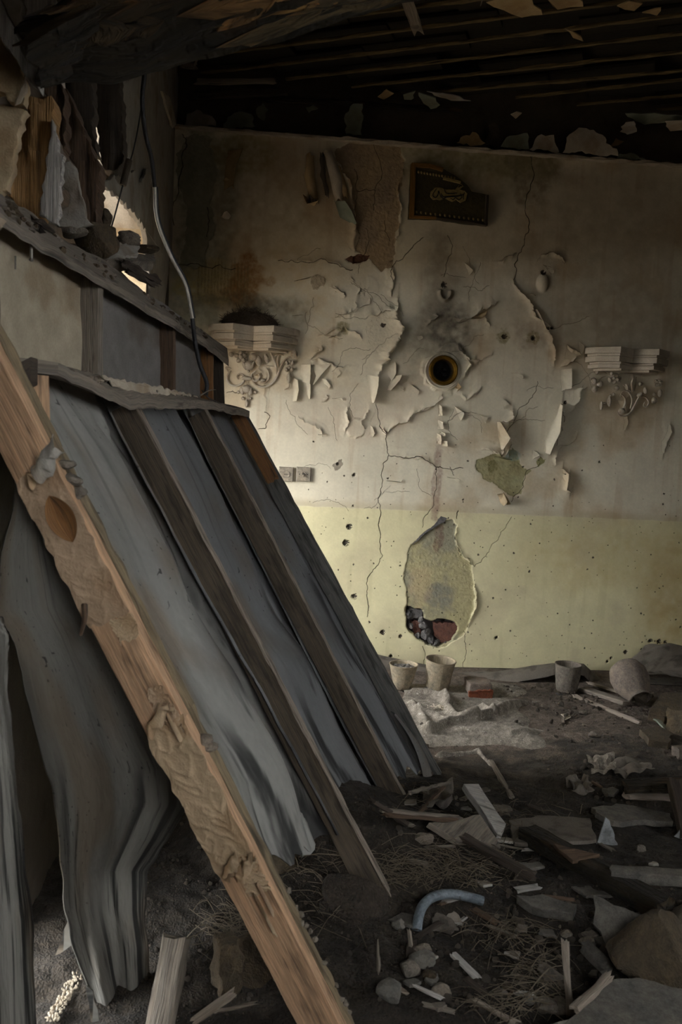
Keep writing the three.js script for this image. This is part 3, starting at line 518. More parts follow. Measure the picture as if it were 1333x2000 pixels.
const roll = (pts, r, turn, m, start = 0) => { const P = pts.map(([x, y]) => onZ(x, y, 0.004)), seed = flakeNo++; part('paint_curl', shell((u, v) => { const c = along(P, u), a = start + v * turn, rr = r * (0.75 + 0.35 * Math.sin(Math.PI * clamp(u, 0.05, 0.95))) * (1 - 0.12 * v); return V(c.x - rr * Math.cos(a) + 0.004 * noise(u * 6, v * 3, 0, seed), c.y + 0.006 * noise(u * 7, v * 4, 0, seed + 1) + (u < 0.02 || u > 0.98 ? 0.012 * noise(v * 7, u, 0, seed) : 0), Math.max(0.003, c.z + rr * (0.2 + Math.sin(a)) )); }, 26, 22, 0.0022, 0.25, 0.15), m, wallBack); };
roll([[607, 304], [605, 345], [616, 394]], 0.024, 3.6, M.flake_tan); roll([[628, 302], [632, 345], [640, 384]], 0.014, 2.6, M.plaster_dark, 0.4); roll([[642, 300], [655, 340], [664, 396]], 0.03, 3.9, M.flake); roll([[660, 330], [670, 362], [676, 388]], 0.018, 3.0, M.flake_tan);
flake([[598, 384], [604, 396], [614, 402]], [[592, 380], [600, 398], [622, 392]], 0.05, { m: M.flake_tan, curl: 1 }); flake([[604, 388], [610, 398], [620, 398]], [[606, 380], [612, 388], [618, 388]], 0.06, { m: M.plaster_dark, curl: 1 }); flake([[654, 392], [664, 424], [692, 440]], [[674, 392], [688, 412], [697, 436]], 0.045, { m: M.flake_green });
flake([[446, 296], [440, 330], [438, 372]], [[475, 290], [462, 320], [456, 360]], 0.04, { m: M.flake_tan, curl: 0.8 }); flake([[436, 352], [446, 366], [458, 368]], [[442, 346], [452, 352], [456, 360]], 0.03, { m: M.flake_tan }); flake([[432, 424], [440, 428], [446, 428]], [[438, 414], [444, 412], [452, 422]], 0.035, { m: M.flake });
flake([[908, 686], [916, 705], [908, 728]], [[914, 702], [921, 712], [910, 727]], 0.022); flake([[888, 757], [896, 760], [894, 764]], [[896, 748], [902, 756], [895, 764]], 0.014, { m: M.flake_tan }); flake([[814, 656], [816, 661], [818, 664]], [[825, 656], [827, 659], [826, 662]], 0.02, { nu: 5, nv: 3 });
flake([[925, 617], [938, 612], [953, 606]], [[922, 622], [940, 622], [950, 616]], 0.03, { m: M.flake_tan }); flake([[1044, 604], [1055, 622], [1066, 640]], [[1050, 604], [1062, 626], [1068, 642]], 0.028);
flake([[1108, 672], [1124, 680], [1140, 692]], [[1104, 700], [1120, 702], [1138, 700]], 0.012, { curl: 0.6 }); flake([[823, 801], [830, 796], [863, 772]], [[822, 806], [836, 800], [866, 778]], 0.012);
// brick and mortar laid bare inside the breach
{ const at3 = (x, y, z) => onZ(x, y, z), q = (pts, z, th, m, name, seed) => part(name, polySlab(pts.map(([x, y]) => at3(x, y, z)), th, { face: V(0, 0, 1), jag: 0.004, seg: 0.012, seed, rough: 0.006, bevel: 0.003 }), m, wallBack);
  q([[846, 1216], [893, 1217], [895, 1238], [882, 1252], [862, 1256], [848, 1240]], -0.022, 0.05, M.brick_brown, 'brick', 3); q([[802, 1212], [821, 1212], [824, 1240], [810, 1240]], -0.03, 0.04, M.brick_brown, 'brick', 4); q([[799, 1186], [825, 1190], [826, 1207], [802, 1208]], -0.028, 0.03, M.mortar, 'mortar_bed', 5);
  for (const [x, y, s, k] of [[797, 1200, 0.02, 1], [803, 1222, 0.016, 2], [826, 1222, 0.022, 3], [832, 1238, 0.026, 4], [840, 1248, 0.022, 5], [852, 1256, 0.022, 6], [815, 1242, 0.02, 7], [822, 1210, 0.014, 8], [870, 1258, 0.014, 9], [892, 1243, 0.012, 10]]) part('mortar_lump', rock(at3(x, y, -0.022), s, s * 1.3, s * 0.9, { seed: k + 40, amp: 0.6, detail: 3 }), M.mortar, wallBack);
  part('mortar_lump', polySlab([[845, 1028], [862, 1008], [874, 1012], [868, 1020], [846, 1032], [828, 1046], [806, 1064], [824, 1044]].map(([x, y]) => at3(x, y, 0.004)), 0.012, { face: V(0, 0, 1), jag: 0.003, seg: 0.012, rough: 0.003, seed: 8 }), M.mortar, wallBack);
}
// the broken plaster ledge along the wall head and the scraps still standing on it
{ const P = []; for (let x = -0.56; x < 3.1; x += 0.05) P.push(x);
  const t = timber(V(-0.56, WALL_TOP - 0.012, -0.012), V(3.15, WALL_TOP - 0.012, -0.012), V(0, 0, 1), 0.045, V(0, 1, 0), 0.016, { seg: 0.02, rough: 0.006, seed: 5 });
  const trim = struct('trim_1', t, M.plaster); let k = 1;
  const scrap = (px, z, m, bend = 0) => part('paint_flake', polySlab(px.map(([x, y]) => onZ(x, y, z)), 0.004, { face: V(0, 0, 1), jag: 0.008, seg: 0.02, seed: k++, bevel: 0, bend }), m, trim);
  scrap([[360, 246], [366, 222], [392, 216], [420, 234], [422, 247]], 0.0, M.plaster_grey, 0.6); scrap([[436, 250], [444, 228], [470, 216], [492, 222], [498, 246], [470, 250]], -0.01, M.flake_green, -0.8); scrap([[676, 262], [675, 222], [690, 203], [709, 203], [707, 264]], 0.0, M.flake_green, 0.5);
  scrap([[892, 280], [905, 266], [930, 259], [948, 280], [940, 284]], 0.01, M.flake_tan, 1.2); scrap([[950, 283], [955, 248], [965, 236], [980, 258], [982, 286]], -0.03, M.plaster_dark, 0.8); scrap([[978, 287], [990, 268], [1030, 260], [1034, 292]], 0.015, M.flake_green, 0.8); scrap([[1034, 293], [1050, 266], [1082, 264], [1092, 298], [1064, 294]], 0.01, M.flake, 1.0);
  scrap([[1098, 300], [1106, 270], [1130, 250], [1160, 254], [1182, 268], [1184, 280], [1204, 292], [1206, 306], [1160, 302], [1130, 296]], 0.03, M.flake, 0.6); scrap([[1200, 312], [1210, 300], [1240, 300], [1262, 312]], 0.01, M.flake_green, 0.5); scrap([[1192, 288], [1204, 270], [1220, 276], [1208, 284]], -0.02, M.flake_tan, 0.5);
}

// ---------------------------------------------------------------- the rest of the room
const boxAt = (x0, x1, y0, y1, z0, z1) => { const b = new THREE.BoxGeometry(x1 - x0, y1 - y0, z1 - z0); b.translate((x0 + x1) / 2, (y0 + y1) / 2, (z0 + z1) / 2); return boxUV(b); };
const LX = -0.57, ROOF = 3.14, FRONT = 5.2, RIGHTX = 3.2;
let wallLeft;
{ const shape = new THREE.Shape([[-0.2, -0.1], [FRONT, -0.1], [FRONT, 3.5], [-0.2, 3.5]].map(([z, y]) => new THREE.Vector2(z, y)));
  const gap = [V(0, 1.84, 0.735), V(0, 2.4, 0.735), V(0, 2.42, 2.8), V(0, 1.66, 2.8), V(0, 1.66, 1.8), V(0, 1.84, 1.8)];
  shape.holes.push(new THREE.Path(gap.map((p) => new THREE.Vector2(p.z, p.y))));
  shape.holes.push(new THREE.Path([[0.33, 0.25], [1.08, 0.25], [1.08, 1.62], [0.33, 1.62]].map(([z, y]) => new THREE.Vector2(z, y))));   // the window, low and close to the corner
  shape.holes.push(new THREE.Path([[2.55, 0.03], [2.95, 0.05], [3.1, 0.22], [2.9, 0.4], [2.62, 0.33]].map(([z, y]) => new THREE.Vector2(z, y))));
  let g = new THREE.ExtrudeGeometry(shape, { depth: 0.14, bevelEnabled: false }); const p = g.attributes.position;
  for (let i = 0; i < p.count; i++) p.setXYZ(i, LX - p.getZ(i), p.getY(i), p.getX(i));
  g.deleteAttribute('normal'); g.clearGroups(); g = toCreasedNormals(g, 0.5);
  const u = g.attributes.uv, q = g.attributes.position; for (let i = 0; i < u.count; i++) u.setXY(i, q.getZ(i) + q.getX(i), q.getY(i));
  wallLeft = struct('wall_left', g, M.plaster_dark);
  struct('window_jamb', boxAt(LX - 0.5, LX - 0.004, 2.13, 2.6, 0.55, 0.741), M.yard_wall, wallLeft); struct('window_jamb', boxAt(LX - 0.5, LX - 0.004, 1.8, 2.13, 0.55, 0.745), M.plaster_cream, wallLeft);
  let k = 20;
  const plate = (name, px, X, th, m, o = {}) => part(name, polySlab(px.map(([x, y]) => onX(x, y, X)), th, { face: V(1, 0, 0), jag: 0.01, seg: 0.03, seed: k++, rough: 0.003, ...o }), m, wallLeft);
  plate('plaster_sheet', [[232, 165], [262, 150], [345, 122], [352, 180], [350, 300], [340, 440], [318, 640], [300, 640], [288, 478], [285, 450], [270, 428], [252, 402], [238, 386], [228, 330], [236, 250]], LX + 0.012, 0.02, M.plaster_grey, { jag: 0.005, seg: 0.02 });
  plate('plaster_flake', [[228, 330], [246, 326], [266, 338], [272, 366], [288, 330], [297, 350], [286, 450], [268, 424], [240, 392], [196, 356], [216, 352]], LX + 0.03, 0.012, M.plaster_grey);
  plate('plaster_flake', [[318, 178], [332, 190], [346, 246], [338, 250]], LX + 0.026, 0.012, M.plaster, { jag: 0.004 });
  const stand = (name, px, z, th, m, o = {}) => part(name, polySlab(px.map(([x, y]) => onZ(x, y, z)), th, { face: V(0, 0, 1), jag: 0.0045, seg: 0.012, seed: k++, swap: true, tess: 0.02, grain: 0.012, gx: 0.7, gy: 3, ...o }), m, wallLeft);
  stand('plaster_sheet', [[-40, 196], [30, 208], [52, 216], [34, 262], [26, 334], [14, 372], [-10, 384], [-40, 366]], 2.56, 0.03, M.plaster_cream, { grain: 0.004, gy: 1 });
  stand('timber_post', [[44, 198], [70, 190], [100, 186], [105, 200], [102, 250], [94, 320], [84, 410], [78, 428], [40, 404], [8, 376], [14, 350], [26, 335], [30, 270], [56, 226]], 2.5, 0.07, M.tan_wood, { grain: 0.016 });
  stand('wood_strip', [[101, 232], [110, 262], [114, 296], [126, 304], [120, 340], [114, 440], [76, 420], [90, 320]], 2.52, 0.02, M.grey_wood, { grain: 0.004, gy: 4 });
  stand('plaster_sheet', [[124, 318], [136, 314], [148, 326], [158, 380], [168, 424], [184, 440], [150, 448], [110, 442], [115, 412], [133, 404], [135, 388], [132, 372], [124, 366], [117, 374], [121, 350]], 2.3, 0.016, M.plaster_grey, { grain: 0.006, gy: 1 });
  stand('rough_timber', [[104, 176], [130, 172], [158, 238], [186, 308], [198, 330], [192, 380], [188, 440], [170, 440], [156, 400], [148, 326], [128, 300], [110, 240]], 2.2, 0.08, M.brown_wood, { grain: 0.02, gx: 1.4, gy: 4, jag: 0.005 });
  stand('rough_timber', [[84, 160], [112, 150], [128, 196], [124, 300], [108, 250], [96, 200]], 2.3, 0.06, M.brown_wood, { grain: 0.02, gx: 1.4, gy: 4, jag: 0.005 });
  stand('rough_timber', [[126, 160], [182, 150], [181, 250], [190, 300], [180, 296], [152, 232]], 1.98, 0.06, M.dark_wood, { grain: 0.02, gx: 1.4, gy: 4, jag: 0.005 });
  stand('rough_timber', [[188, 146], [232, 140], [240, 280], [240, 312], [222, 334], [198, 328], [189, 250]], 1.72, 0.08, M.dark_wood, { grain: 0.02, gx: 1.4, gy: 4, jag: 0.005 });
  stand('plaster_lump', [[196, 326], [224, 318], [236, 338], [222, 352], [204, 352]], 1.66, 0.06, M.stone, { grain: 0.02, gy: 1 });
  stand('plaster_sheet', [[-40, 50], [0, 72], [40, 132], [52, 162], [46, 204], [24, 200], [0, 178], [-40, 172]], 2.6, 0.03, M.plaster_cream, { grain: 0.005, gy: 1 });
  stand('paint_flake', [[50, 146], [53, 166], [40, 200], [28, 206], [40, 172]], 2.68, 0.004, M.flake, { grain: 0.006, gy: 1 });
  stand('loose_board', [[-40, -30], [-4, -10], [14, 30], [30, 58], [50, 118], [66, 128], [80, 160], [78, 178], [50, 148], [0, 66], [-40, 20]], 2.74, 0.025, M.grey_wood, { grain: 0.003, gx: 2, gy: 2 });
  stand('loose_board', [[-2, -14], [34, -20], [46, 40], [60, 80], [80, 104], [72, 126], [52, 114], [34, 56], [16, 28]], 2.72, 0.025, M.plaster_grey, { grain: 0.004, gy: 2 });
  stand('loose_board', [[46, -20], [100, -20], [112, 66], [92, 106], [66, 84], [54, 44]], 2.66, 0.025, M.grey_wood, { grain: 0.003, gy: 3 }); stand('loose_board', [[94, -20], [150, -20], [136, 60], [112, 76]], 2.5, 0.025, M.plaster_grey, { grain: 0.004 });
  stand('plaster_lump', [[72, 100], [88, 92], [98, 118], [86, 140], [74, 128]], 2.76, 0.03, M.plaster, { grain: 0.012, gy: 1 });
  struct('leak_backing', boxAt(LX - 0.2, LX - 0.14, 1.6, 2.7, 1.72, 2.9), M.plaster_dark, wallLeft);  // added behind the broken timbers so outside light cannot leak through
  struct('sky_block_board', boxAt(LX - 0.34, LX - 0.31, 2.0, 2.75, 0.6, 2.4), M.dark_wood, wallLeft);  // added outside, out of sight, to shade the jamb from the sky
}
{ const shape = new THREE.Shape([[-0.2, -0.1], [FRONT + 0.2, -0.1], [FRONT + 0.2, 3.5], [-0.2, 3.5]].map(([z, y]) => new THREE.Vector2(-z, y)));   // right wall, its window beside the camera
  shape.holes.push(new THREE.Path([[3.7, 1.1], [4.6, 1.1], [4.6, 2.2], [3.7, 2.2]].map(([z, y]) => new THREE.Vector2(-z, y))));
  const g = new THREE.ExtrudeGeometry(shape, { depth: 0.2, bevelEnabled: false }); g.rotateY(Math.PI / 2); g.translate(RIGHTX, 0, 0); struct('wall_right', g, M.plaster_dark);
}
{ // wall behind the camera, with the small window that lights the near timbers
  const shape = new THREE.Shape([[LX, -0.1], [RIGHTX, -0.1], [RIGHTX, 3.5], [LX, 3.5]].map(([x, y]) => new THREE.Vector2(x, y)));
  shape.holes.push(new THREE.Path([[0.14, 1.25], [0.76, 1.25], [0.76, 2.12], [0.14, 2.12]].map(([x, y]) => new THREE.Vector2(x, y))));
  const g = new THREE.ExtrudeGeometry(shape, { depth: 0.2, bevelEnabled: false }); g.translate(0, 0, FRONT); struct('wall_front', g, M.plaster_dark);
}
{ // floor: packed earth and rubble, finest where the photograph looks
  const xs = [], zs = []; for (let x = -0.57; x < 2.6; x += 0.011) xs.push(x); for (let x = 2.62; x <= RIGHTX; x += 0.08) xs.push(x); xs.push(RIGHTX); for (let z = 0; z < 3.1; z += 0.011) zs.push(z); for (let z = 3.15; z < FRONT; z += 0.1) zs.push(z); zs.push(FRONT);
  const pos = [], uv = [], idx = [], tintOf = [];   // pale plaster dust lies in patches over the charred earth, mostly near the back wall
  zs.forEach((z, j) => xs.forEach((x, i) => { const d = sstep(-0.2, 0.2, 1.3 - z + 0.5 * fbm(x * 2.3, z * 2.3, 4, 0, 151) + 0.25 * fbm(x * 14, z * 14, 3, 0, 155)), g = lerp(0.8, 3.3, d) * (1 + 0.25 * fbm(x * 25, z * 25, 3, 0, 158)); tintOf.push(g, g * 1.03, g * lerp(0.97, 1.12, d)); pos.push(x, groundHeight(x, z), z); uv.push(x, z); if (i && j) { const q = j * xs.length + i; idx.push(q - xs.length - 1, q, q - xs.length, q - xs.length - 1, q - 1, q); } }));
  const g = new THREE.BufferGeometry(); g.setAttribute('position', new THREE.Float32BufferAttribute(pos, 3)); g.setAttribute('uv', new THREE.Float32BufferAttribute(uv, 2)); g.setAttribute('color', new THREE.Float32BufferAttribute(tintOf, 3)); g.setIndex(idx); g.computeVertexNormals();
  M.earth = M.dirt.clone(); M.earth.name = 'earth'; M.earth.vertexColors = true;
  const floor = struct('floor', g, M.earth); struct('floor_slab', boxAt(-0.8, 3.4, -0.4, -0.06, -0.3, FRONT + 0.2), M.concrete, floor);
}
{ // ceiling: sooted boards carried on thin battens, running aslant; a solid deck above closes the room
  const deck = new THREE.Shape([[-0.8, -0.3], [3.4, -0.3], [3.4, FRONT + 0.2], [-0.8, FRONT + 0.2]].map(([x, z]) => new THREE.Vector2(x, z)));
  const deckGeo = new THREE.ExtrudeGeometry(deck, { depth: 0.25, bevelEnabled: false }); deckGeo.rotateX(Math.PI / 2); deckGeo.translate(0, ROOF + 0.3, 0);
  const ceiling = struct('ceiling', deckGeo, M.soot_wood);
  const A = 24 * Math.PI / 180, e1 = V(Math.cos(A), 0, Math.sin(A)), e2 = V(-Math.sin(A), 0, Math.cos(A)), r = rng(9), up = V(0, 1, 0);
  const wood = [0, 1, 2].map((k) => { const m = M.soot_wood.clone(); m.name = 'soot_board'; m.color.multiplyScalar([0.8, 1, 1.25][k]); return m; });
  const inRoom = (p) => p.x > -0.5 && p.x < 3.1 && p.z > 0.02 && p.z < 2.6;
  const slat = new THREE.BoxGeometry(0.495, 0.014, 0.153); boxUV(slat);
  let count = 0;
  for (let j = -10; j < 16; j++) for (let i = -4; i < 9; i++) {
    const c = V(-0.3, 0, 0).addScaledVector(e1, i * 0.5 + (j % 2) * 0.17).addScaledVector(e2, j * 0.16);
    if (!inRoom(c) || r() < 0.07) continue;
    const m = new THREE.Mesh(slat, wood[(r() * 3) | 0]); m.name = numbered('ceiling_board', 'ceil'); m.position.set(c.x, ROOF + 0.028 - 0.02 * r() - 0.05 * sstep(0.6, 0, c.z), c.z); m.rotation.set((r() - 0.5) * 0.05, -A, (r() - 0.5) * 0.03, 'YXZ'); ceiling.add(m); count++;
  }
  for (let j = -10; j < 17; j++) {
    let a = null, b = null; for (let s = -3; s < 5; s += 0.1) { const p = V(-0.3, 0, 0).addScaledVector(e1, s).addScaledVector(e2, j * 0.16 - 0.08); if (inRoom(p)) { a ??= p.clone(); b = p; } }
    if (!a || a.distanceTo(b) < 0.4) continue;
    a.y = b.y = ROOF - 0.02; a.y -= 0.05 * sstep(0.6, 0, a.z); b.y -= 0.05 * sstep(0.6, 0, b.z); if (r() < 0.3) b.y -= 0.06 * r();
    part('batten', timber(a, b, e2, 0.022, up, 0.012, { rough: 0.003, seed: j + 30, bow: -0.01 * r() }), M.batten, ceiling);
  }
  let k = 50; const hang = (px, y, m, fold = 0.04) => { const P = px.map(([a, b]) => onY(a, b, y)); P.forEach((p, i) => (p.y += fold * (i % 2 ? -0.5 : 0.5))); part('paint_flake', polySlab(P, 0.004, { face: V(0, -1, 0), jag: 0.01, seg: 0.04, seed: k++, bevel: 0, rough: 0.004 }), m, ceiling); };
  hang([[818, 186], [850, 190], [862, 204], [840, 216], [828, 206]], 3.0, M.flake_green); hang([[834, 184], [884, 186], [922, 194], [880, 200], [860, 196]], 2.99, M.plaster_grey); hang([[788, 186], [812, 180], [804, 196], [790, 194]], 3.02, M.flake_green); hang([[738, 190], [756, 174], [770, 182], [750, 194]], 3.05, M.flake_tan);
  hang([[998, 224], [1010, 219], [1020, 222], [1008, 232]], 3.0, M.flake); hang([[1212, 262], [1222, 240], [1240, 236], [1244, 258], [1226, 268]], 2.93, M.plaster_grey); hang([[1222, 222], [1280, 222], [1333, 228], [1350, 240], [1300, 238], [1260, 244]], 2.98, M.flake_green); hang([[1300, 238], [1345, 234], [1350, 256], [1310, 256]], 2.95, M.flake);
  hang([[950, 4], [990, -6], [1040, 0], [1060, 28], [1020, 34], [985, 20]], 2.9, M.flake_tan); hang([[1060, -6], [1130, -4], [1140, 12], [1090, 20]], 2.95, M.flake_tan); hang([[1206, 12], [1230, 2], [1256, 8], [1240, 20]], 2.95, M.flake_tan); hang([[1255, 26], [1280, 16], [1292, 14], [1284, 30]], 2.95, M.flake_tan); hang([[1104, 56], [1126, 66], [1140, 80], [1120, 74]], 3.0, M.flake_tan);
}
{ // the head of the wall: rough laths in the gap under the ceiling
  const c = struct('trim_2', timber(onZ(384, 158, 0.04), onZ(540, 156, 0.04), V(0, 0, 1), 0.03, V(0, -1, 0), 0.022, { rough: 0.003, seed: 60, ragged: 0.02 }), M.pale_wood);
  part('lath', timber(onZ(366, 186, 0.0), onZ(560, 176, 0.0), V(0, 0, 1), 0.03, V(0, -1, 0), 0.03, { rough: 0.006, seed: 61, ragged: 0.02 }), M.dark_wood, c); part('lath', timber(onZ(520, 190, -0.03), onZ(900, 214, -0.03), V(0, 0, 1), 0.03, V(0, -1, 0), 0.024, { rough: 0.005, seed: 62, ragged: 0.02 }), M.charred_wood, c);
  part('lath', timber(onZ(352, 122, 0.03), onZ(384, 124, 0.05), V(0, 0, 1), 0.04, V(0, -1, 0), 0.03, { rough: 0.006, seed: 63, ragged: 0.02 }), M.pale_wood, c);
  part('paint_flake', polySlab([[598, 210], [612, 204], [622, 212], [604, 220]].map(([x, y]) => onZ(x, y, 0.02)), 0.004, { face: V(0, 0, 1), jag: 0.006, seg: 0.02, bevel: 0, seed: 64 }), M.flake_green, c); part('paint_flake', polySlab([[500, 214], [514, 200], [524, 214], [516, 236], [504, 228]].map(([x, y]) => onZ(x, y, 0.0)), 0.004, { face: V(0, 0, 1), jag: 0.006, seg: 0.02, bevel: 0, seed: 65 }), M.flake_green, c);
}
struct('front_ground', boxAt(-0.8, 16, -0.5, -0.15, FRONT + 0.2, 16), M.dirt); struct('side_ground', boxAt(RIGHTX + 0.2, 16, -0.5, -0.15, -8, FRONT + 0.2), M.dirt);
struct('sky_block_wall', boxAt(-6, 14, -0.4, 2.15, 12, 12.25), M.plaster_dark);  // unseen wall added to keep sky light off the upper back wall
// yard outside the broken window: ground, and the plastered end wall of the next house
struct('yard_ground', boxAt(-16, -0.8, -0.5, -0.15, -8, 16), M.yard_ground);
{ const y = struct('yard_wall', boxAt(-7, -0.8, -0.3, 2.72, -2.6, -2.2), M.plaster_tan); struct('wall_band', boxAt(-7, -0.8, 2.72, 5, -2.6, -2.17), M.yard_wall, y); }

// ---------------------------------------------------------------- the collapsed partition: lower leaning frame
const YUP = V(0, 1, 0);
{
  const A = at(30, 710, 1.55), B = at(475, 800, 3.25), vn = B.clone().sub(A).cross(YUP).normalize(), onTop = (x, y, off = 0) => onPlane(x, y, A.clone().addScaledVector(vn, off), vn);
  const t = thing('partition_frame', 'large timber frame lined with grey sheets, collapsed and leaning from the left wall down to the earth', 'wall frame', V(A.x, 0, (A.z + B.z) / 2));
  const foot = (x, y, h = 0) => onY(x, y, h);
  // front corner of each stud, top to bottom
  const S = [[onTop(-34, 628), at(742, 2150, 1.69)], [onTop(258, 782), foot(786, 1800, 0.04)], [onTop(400, 800), foot(802, 1580, 0.02)], [onTop(476, 800), foot(868, 1522, 0.0)]];
  const topDir = B.clone().sub(A).normalize();
  const axes = S.map(([P, Q]) => { const e = Q.clone().sub(P).normalize(), n = e.clone().cross(topDir).normalize(); if (n.x < 0) n.negate(); const th = n.clone().cross(e).normalize(); if (th.z > 0) th.negate(); return { e, n, th }; });
  const cols = [M.warm_wood, M.stud_wood, M.stud_wood, M.slate_wood], depths = [0.085, 0.068, 0.068, 0.066], thick = [0.03, 0.028, 0.028, 0.028], studs = [];
  S.forEach(([P, Q], i) => { const { n, th } = axes[i]; studs.push(part('stud', timber(P, Q, n.clone().negate(), depths[i], th, thick[i], { rough: i ? 0.0022 : 0.0012, seed: 70 + i, seg: 0.03, bow: i === 1 ? 0.004 : 0 }), cols[i], t)); });
  for (const i of [1, 2]) { const [P, Q] = S[i], { n, th } = axes[i]; part('lit_edge', timber(P.clone().addScaledVector(n, 0.003), Q.clone().addScaledVector(n, 0.003), th, thick[i], n.clone().negate(), 0.004, { rough: 0.0025, seed: 77 + i, seg: 0.02, ch: 0.0008 }), M.pale_wood, studs[i]); }  // paler wood strip paints in the light on these front edges
  // second lath nailed along the near stud, a groove between
  { const { n, th } = axes[0], o = V().addScaledVector(th, 0.041); part('edge_lath', timber(S[0][0].clone().add(o), S[0][1].clone().add(o), n.clone().negate(), 0.05, th, 0.026, { rough: 0.0045, seed: 75, seg: 0.014 }), M.edge_wood, t); }
  // torn paper still glued to the near stud
  { const [P, Q] = S[0], { e, n, th } = axes[0], L = P.distanceTo(Q), near = th.clone().negate();
    const sOf = (py) => { let lo = 0, hi = 1; for (let k = 0; k < 30; k++) { const m = (lo + hi) / 2, X = P.clone().lerp(Q, m), d = X.clone().sub(EYE), yy = 1000 - FOCAL * d.dot(UPV) / d.dot(FWD); if (yy < py) lo = m; else hi = m; } return lo; };
    const wrap = (y0, y1, w0, w1, m, seed, amp = 0.004, lift = 0.002, label) => { const s0 = sOf(y0), s1 = sOf(y1); return part('paper_scrap', shell((u, v) => { const s = lerp(s0, s1, u), edge = 0.004 * noise(u * 14, seed, 0, seed), k = lerp(w0, w1, v); const q = P.clone().lerp(Q, s + (v - 0.5) * 0.012 * noise(v * 9, u > 0.5 ? 3 : 8, 0, seed)); q.addScaledVector(n, -k * 0.085 + edge * (v < 0.1 || v > 0.9 ? 1 : 0)); const rr = (1 - Math.abs(noise(u * 16 + v * 4, v * 4 - u * 7, 0, seed))) ** 4; q.addScaledVector(near, lift + amp * 0.5 * (1 + fbm(u * 8, v * 3, 2, 0, seed)) + amp * 0.9 * rr); return q; }, 110, 26, 0.0014, (s1 - s0) * L, 0.085), m, studs[0], label); };
    wrap(905, 1195, 0, 1, M.paper_brown, 81, 0.0022, 0.0015); wrap(1400, 1690, 0.0, 1.0, M.paper_pale, 82, 0.0032, 0.0015); wrap(1195, 1240, 0, 0.5, M.paper_pale, 83, 0.002); wrap(1660, 1735, 0.0, 0.55, M.paper_pale, 84, 0.003); wrap(1330, 1420, 0.1, 0.5, M.paper_brown, 85, 0.003);
    // gouge where the paper has split open
    { const s0 = sOf(952), s1 = sOf(1042); part('torn_pocket', shell((u, v) => { const q = P.clone().lerp(Q, lerp(s0, s1, u)), w = Math.sin(Math.PI * u) ** 0.7; q.addScaledVector(n, -0.085 * (0.38 + (v - 0.5) * 0.62 * w)); q.addScaledVector(near, 0.012 - 0.006 * Math.sin(Math.PI * v) * w); return q; }, 16, 8, 0.002, 0.1, 0.05), M.orange_wood, studs[0]); }
    // loose curls of paper standing off the stud
    const curl = (px, py, len, dir, r, seed, m) => { const s = sOf(py), k = clamp(1 - (px - (lerp(0, 0, 0))) / 1, 0, 1); const c = P.clone().lerp(Q, s), depth = depthOf(c), X = at(px, py, depth - 0.01); return part('paper_curl', shell((u, v) => { const a = v * 3.6, q = X.clone().addScaledVector(dir, (u - 0.5) * len).addScaledVector(near, 0.01 + r * Math.sin(a)).addScaledVector(e, r * (1 - Math.cos(a)) * 0.7); q.addScaledVector(e, 0.01 * noise(u * 6, v * 3, 0, seed)); return q; }, 12, 10, 0.0012, 0.1, 0.05), m, studs[0]); };
    const diag = n.clone().addScaledVector(e, -0.6).normalize();
    curl(92, 884, 0.07, diag, 0.02, 91, M.plaster_grey); curl(72, 905, 0.05, diag, 0.014, 92, M.paper_pale); curl(310, 1385, 0.07, diag, 0.016, 93, M.paper_pale); curl(338, 1402, 0.04, e, 0.014, 94, M.paper_pale); curl(452, 1678, 0.05, diag, 0.014, 95, M.paper_pale); curl(478, 1672, 0.05, diag, 0.018, 96, M.paper_pale);
    curl(516, 1772, 0.09, e, 0.008, 97, M.paper_pale); curl(518, 1742, 0.05, e, 0.01, 98, M.paper_brown);
    part('splinter', tube([at(165, 1180, 1.52), at(166, 1205, 1.51), at(158, 1240, 1.53)], 0.006, { n: 8, k: 6, taper: (s) => 1 - 0.5 * s }), M.brown_wood, studs[0]);
  }
  // crumbled plaster along the far edge of the near stud
  { const { n, th } = axes[0], r = rng(41); for (let k = 0; k < 12; k++) { const s = 0.72 + 0.2 * r(), c = S[0][0].clone().lerp(S[0][1], s).addScaledVector(th, 0.05 + 0.02 * r()).addScaledVector(n, 0.004 * r()); part('plaster_crumb', rock(c, 0.004 + 0.006 * r(), 0.004 + 0.004 * r(), 0.004 + 0.006 * r(), { seed: 400 + k, detail: 1, amp: 0.5 }), M.old_wood, t); } for (const py of [880, 905, 930, 1385, 1400]) { const s = clamp((py - 640) / 1400, 0, 1), c = S[0][0].clone().lerp(S[0][1], s * 0.95).addScaledVector(th, 0.03); part('plaster_crumb', rock(c, 0.02, 0.012, 0.016, { seed: py, detail: 2, amp: 0.5 }), M.stone, t); } }
  // top plate: a twisted plank, dusty on its upper face
  { const back = [[-30, 674], [64, 700], [187, 727], [262, 746], [375, 772], [476, 795]].map(([x, y], i) => onTop(x, y, 0).addScaledVector(YUP, 0.002).addScaledVector(V(-1, 0, 0), 0.03)), front = [[-30, 682], [94, 708], [238, 778], [330, 780], [394, 782], [478, 802]].map(([x, y]) => onTop(x, y, 0).addScaledVector(V(1, 0, 0), 0.02));
    const rings = []; for (let i = 0; i <= 60; i++) { const s = i / 60, P = along(back, s), Q = along(front, s), j = 0.002 * noise(s * 40, 2), k = 0.003 * noise(s * 60, 7); P.y += j; Q.y += k; const d = V(0, -0.026, 0); rings.push([P, P.clone().lerp(Q, 0.5).add(V(0, 0.003 * noise(s * 30, 5), 0)), Q, Q.clone().add(d), P.clone().lerp(Q, 0.5).add(d), P.clone().add(d)]); }
    const first = rings.findIndex((q, i) => i / 60 > 0.19); const plate = part('top_plate', fromRings(rings.slice(first), true, 0.6), M.old_wood, t, 'twisted dusty top plank');
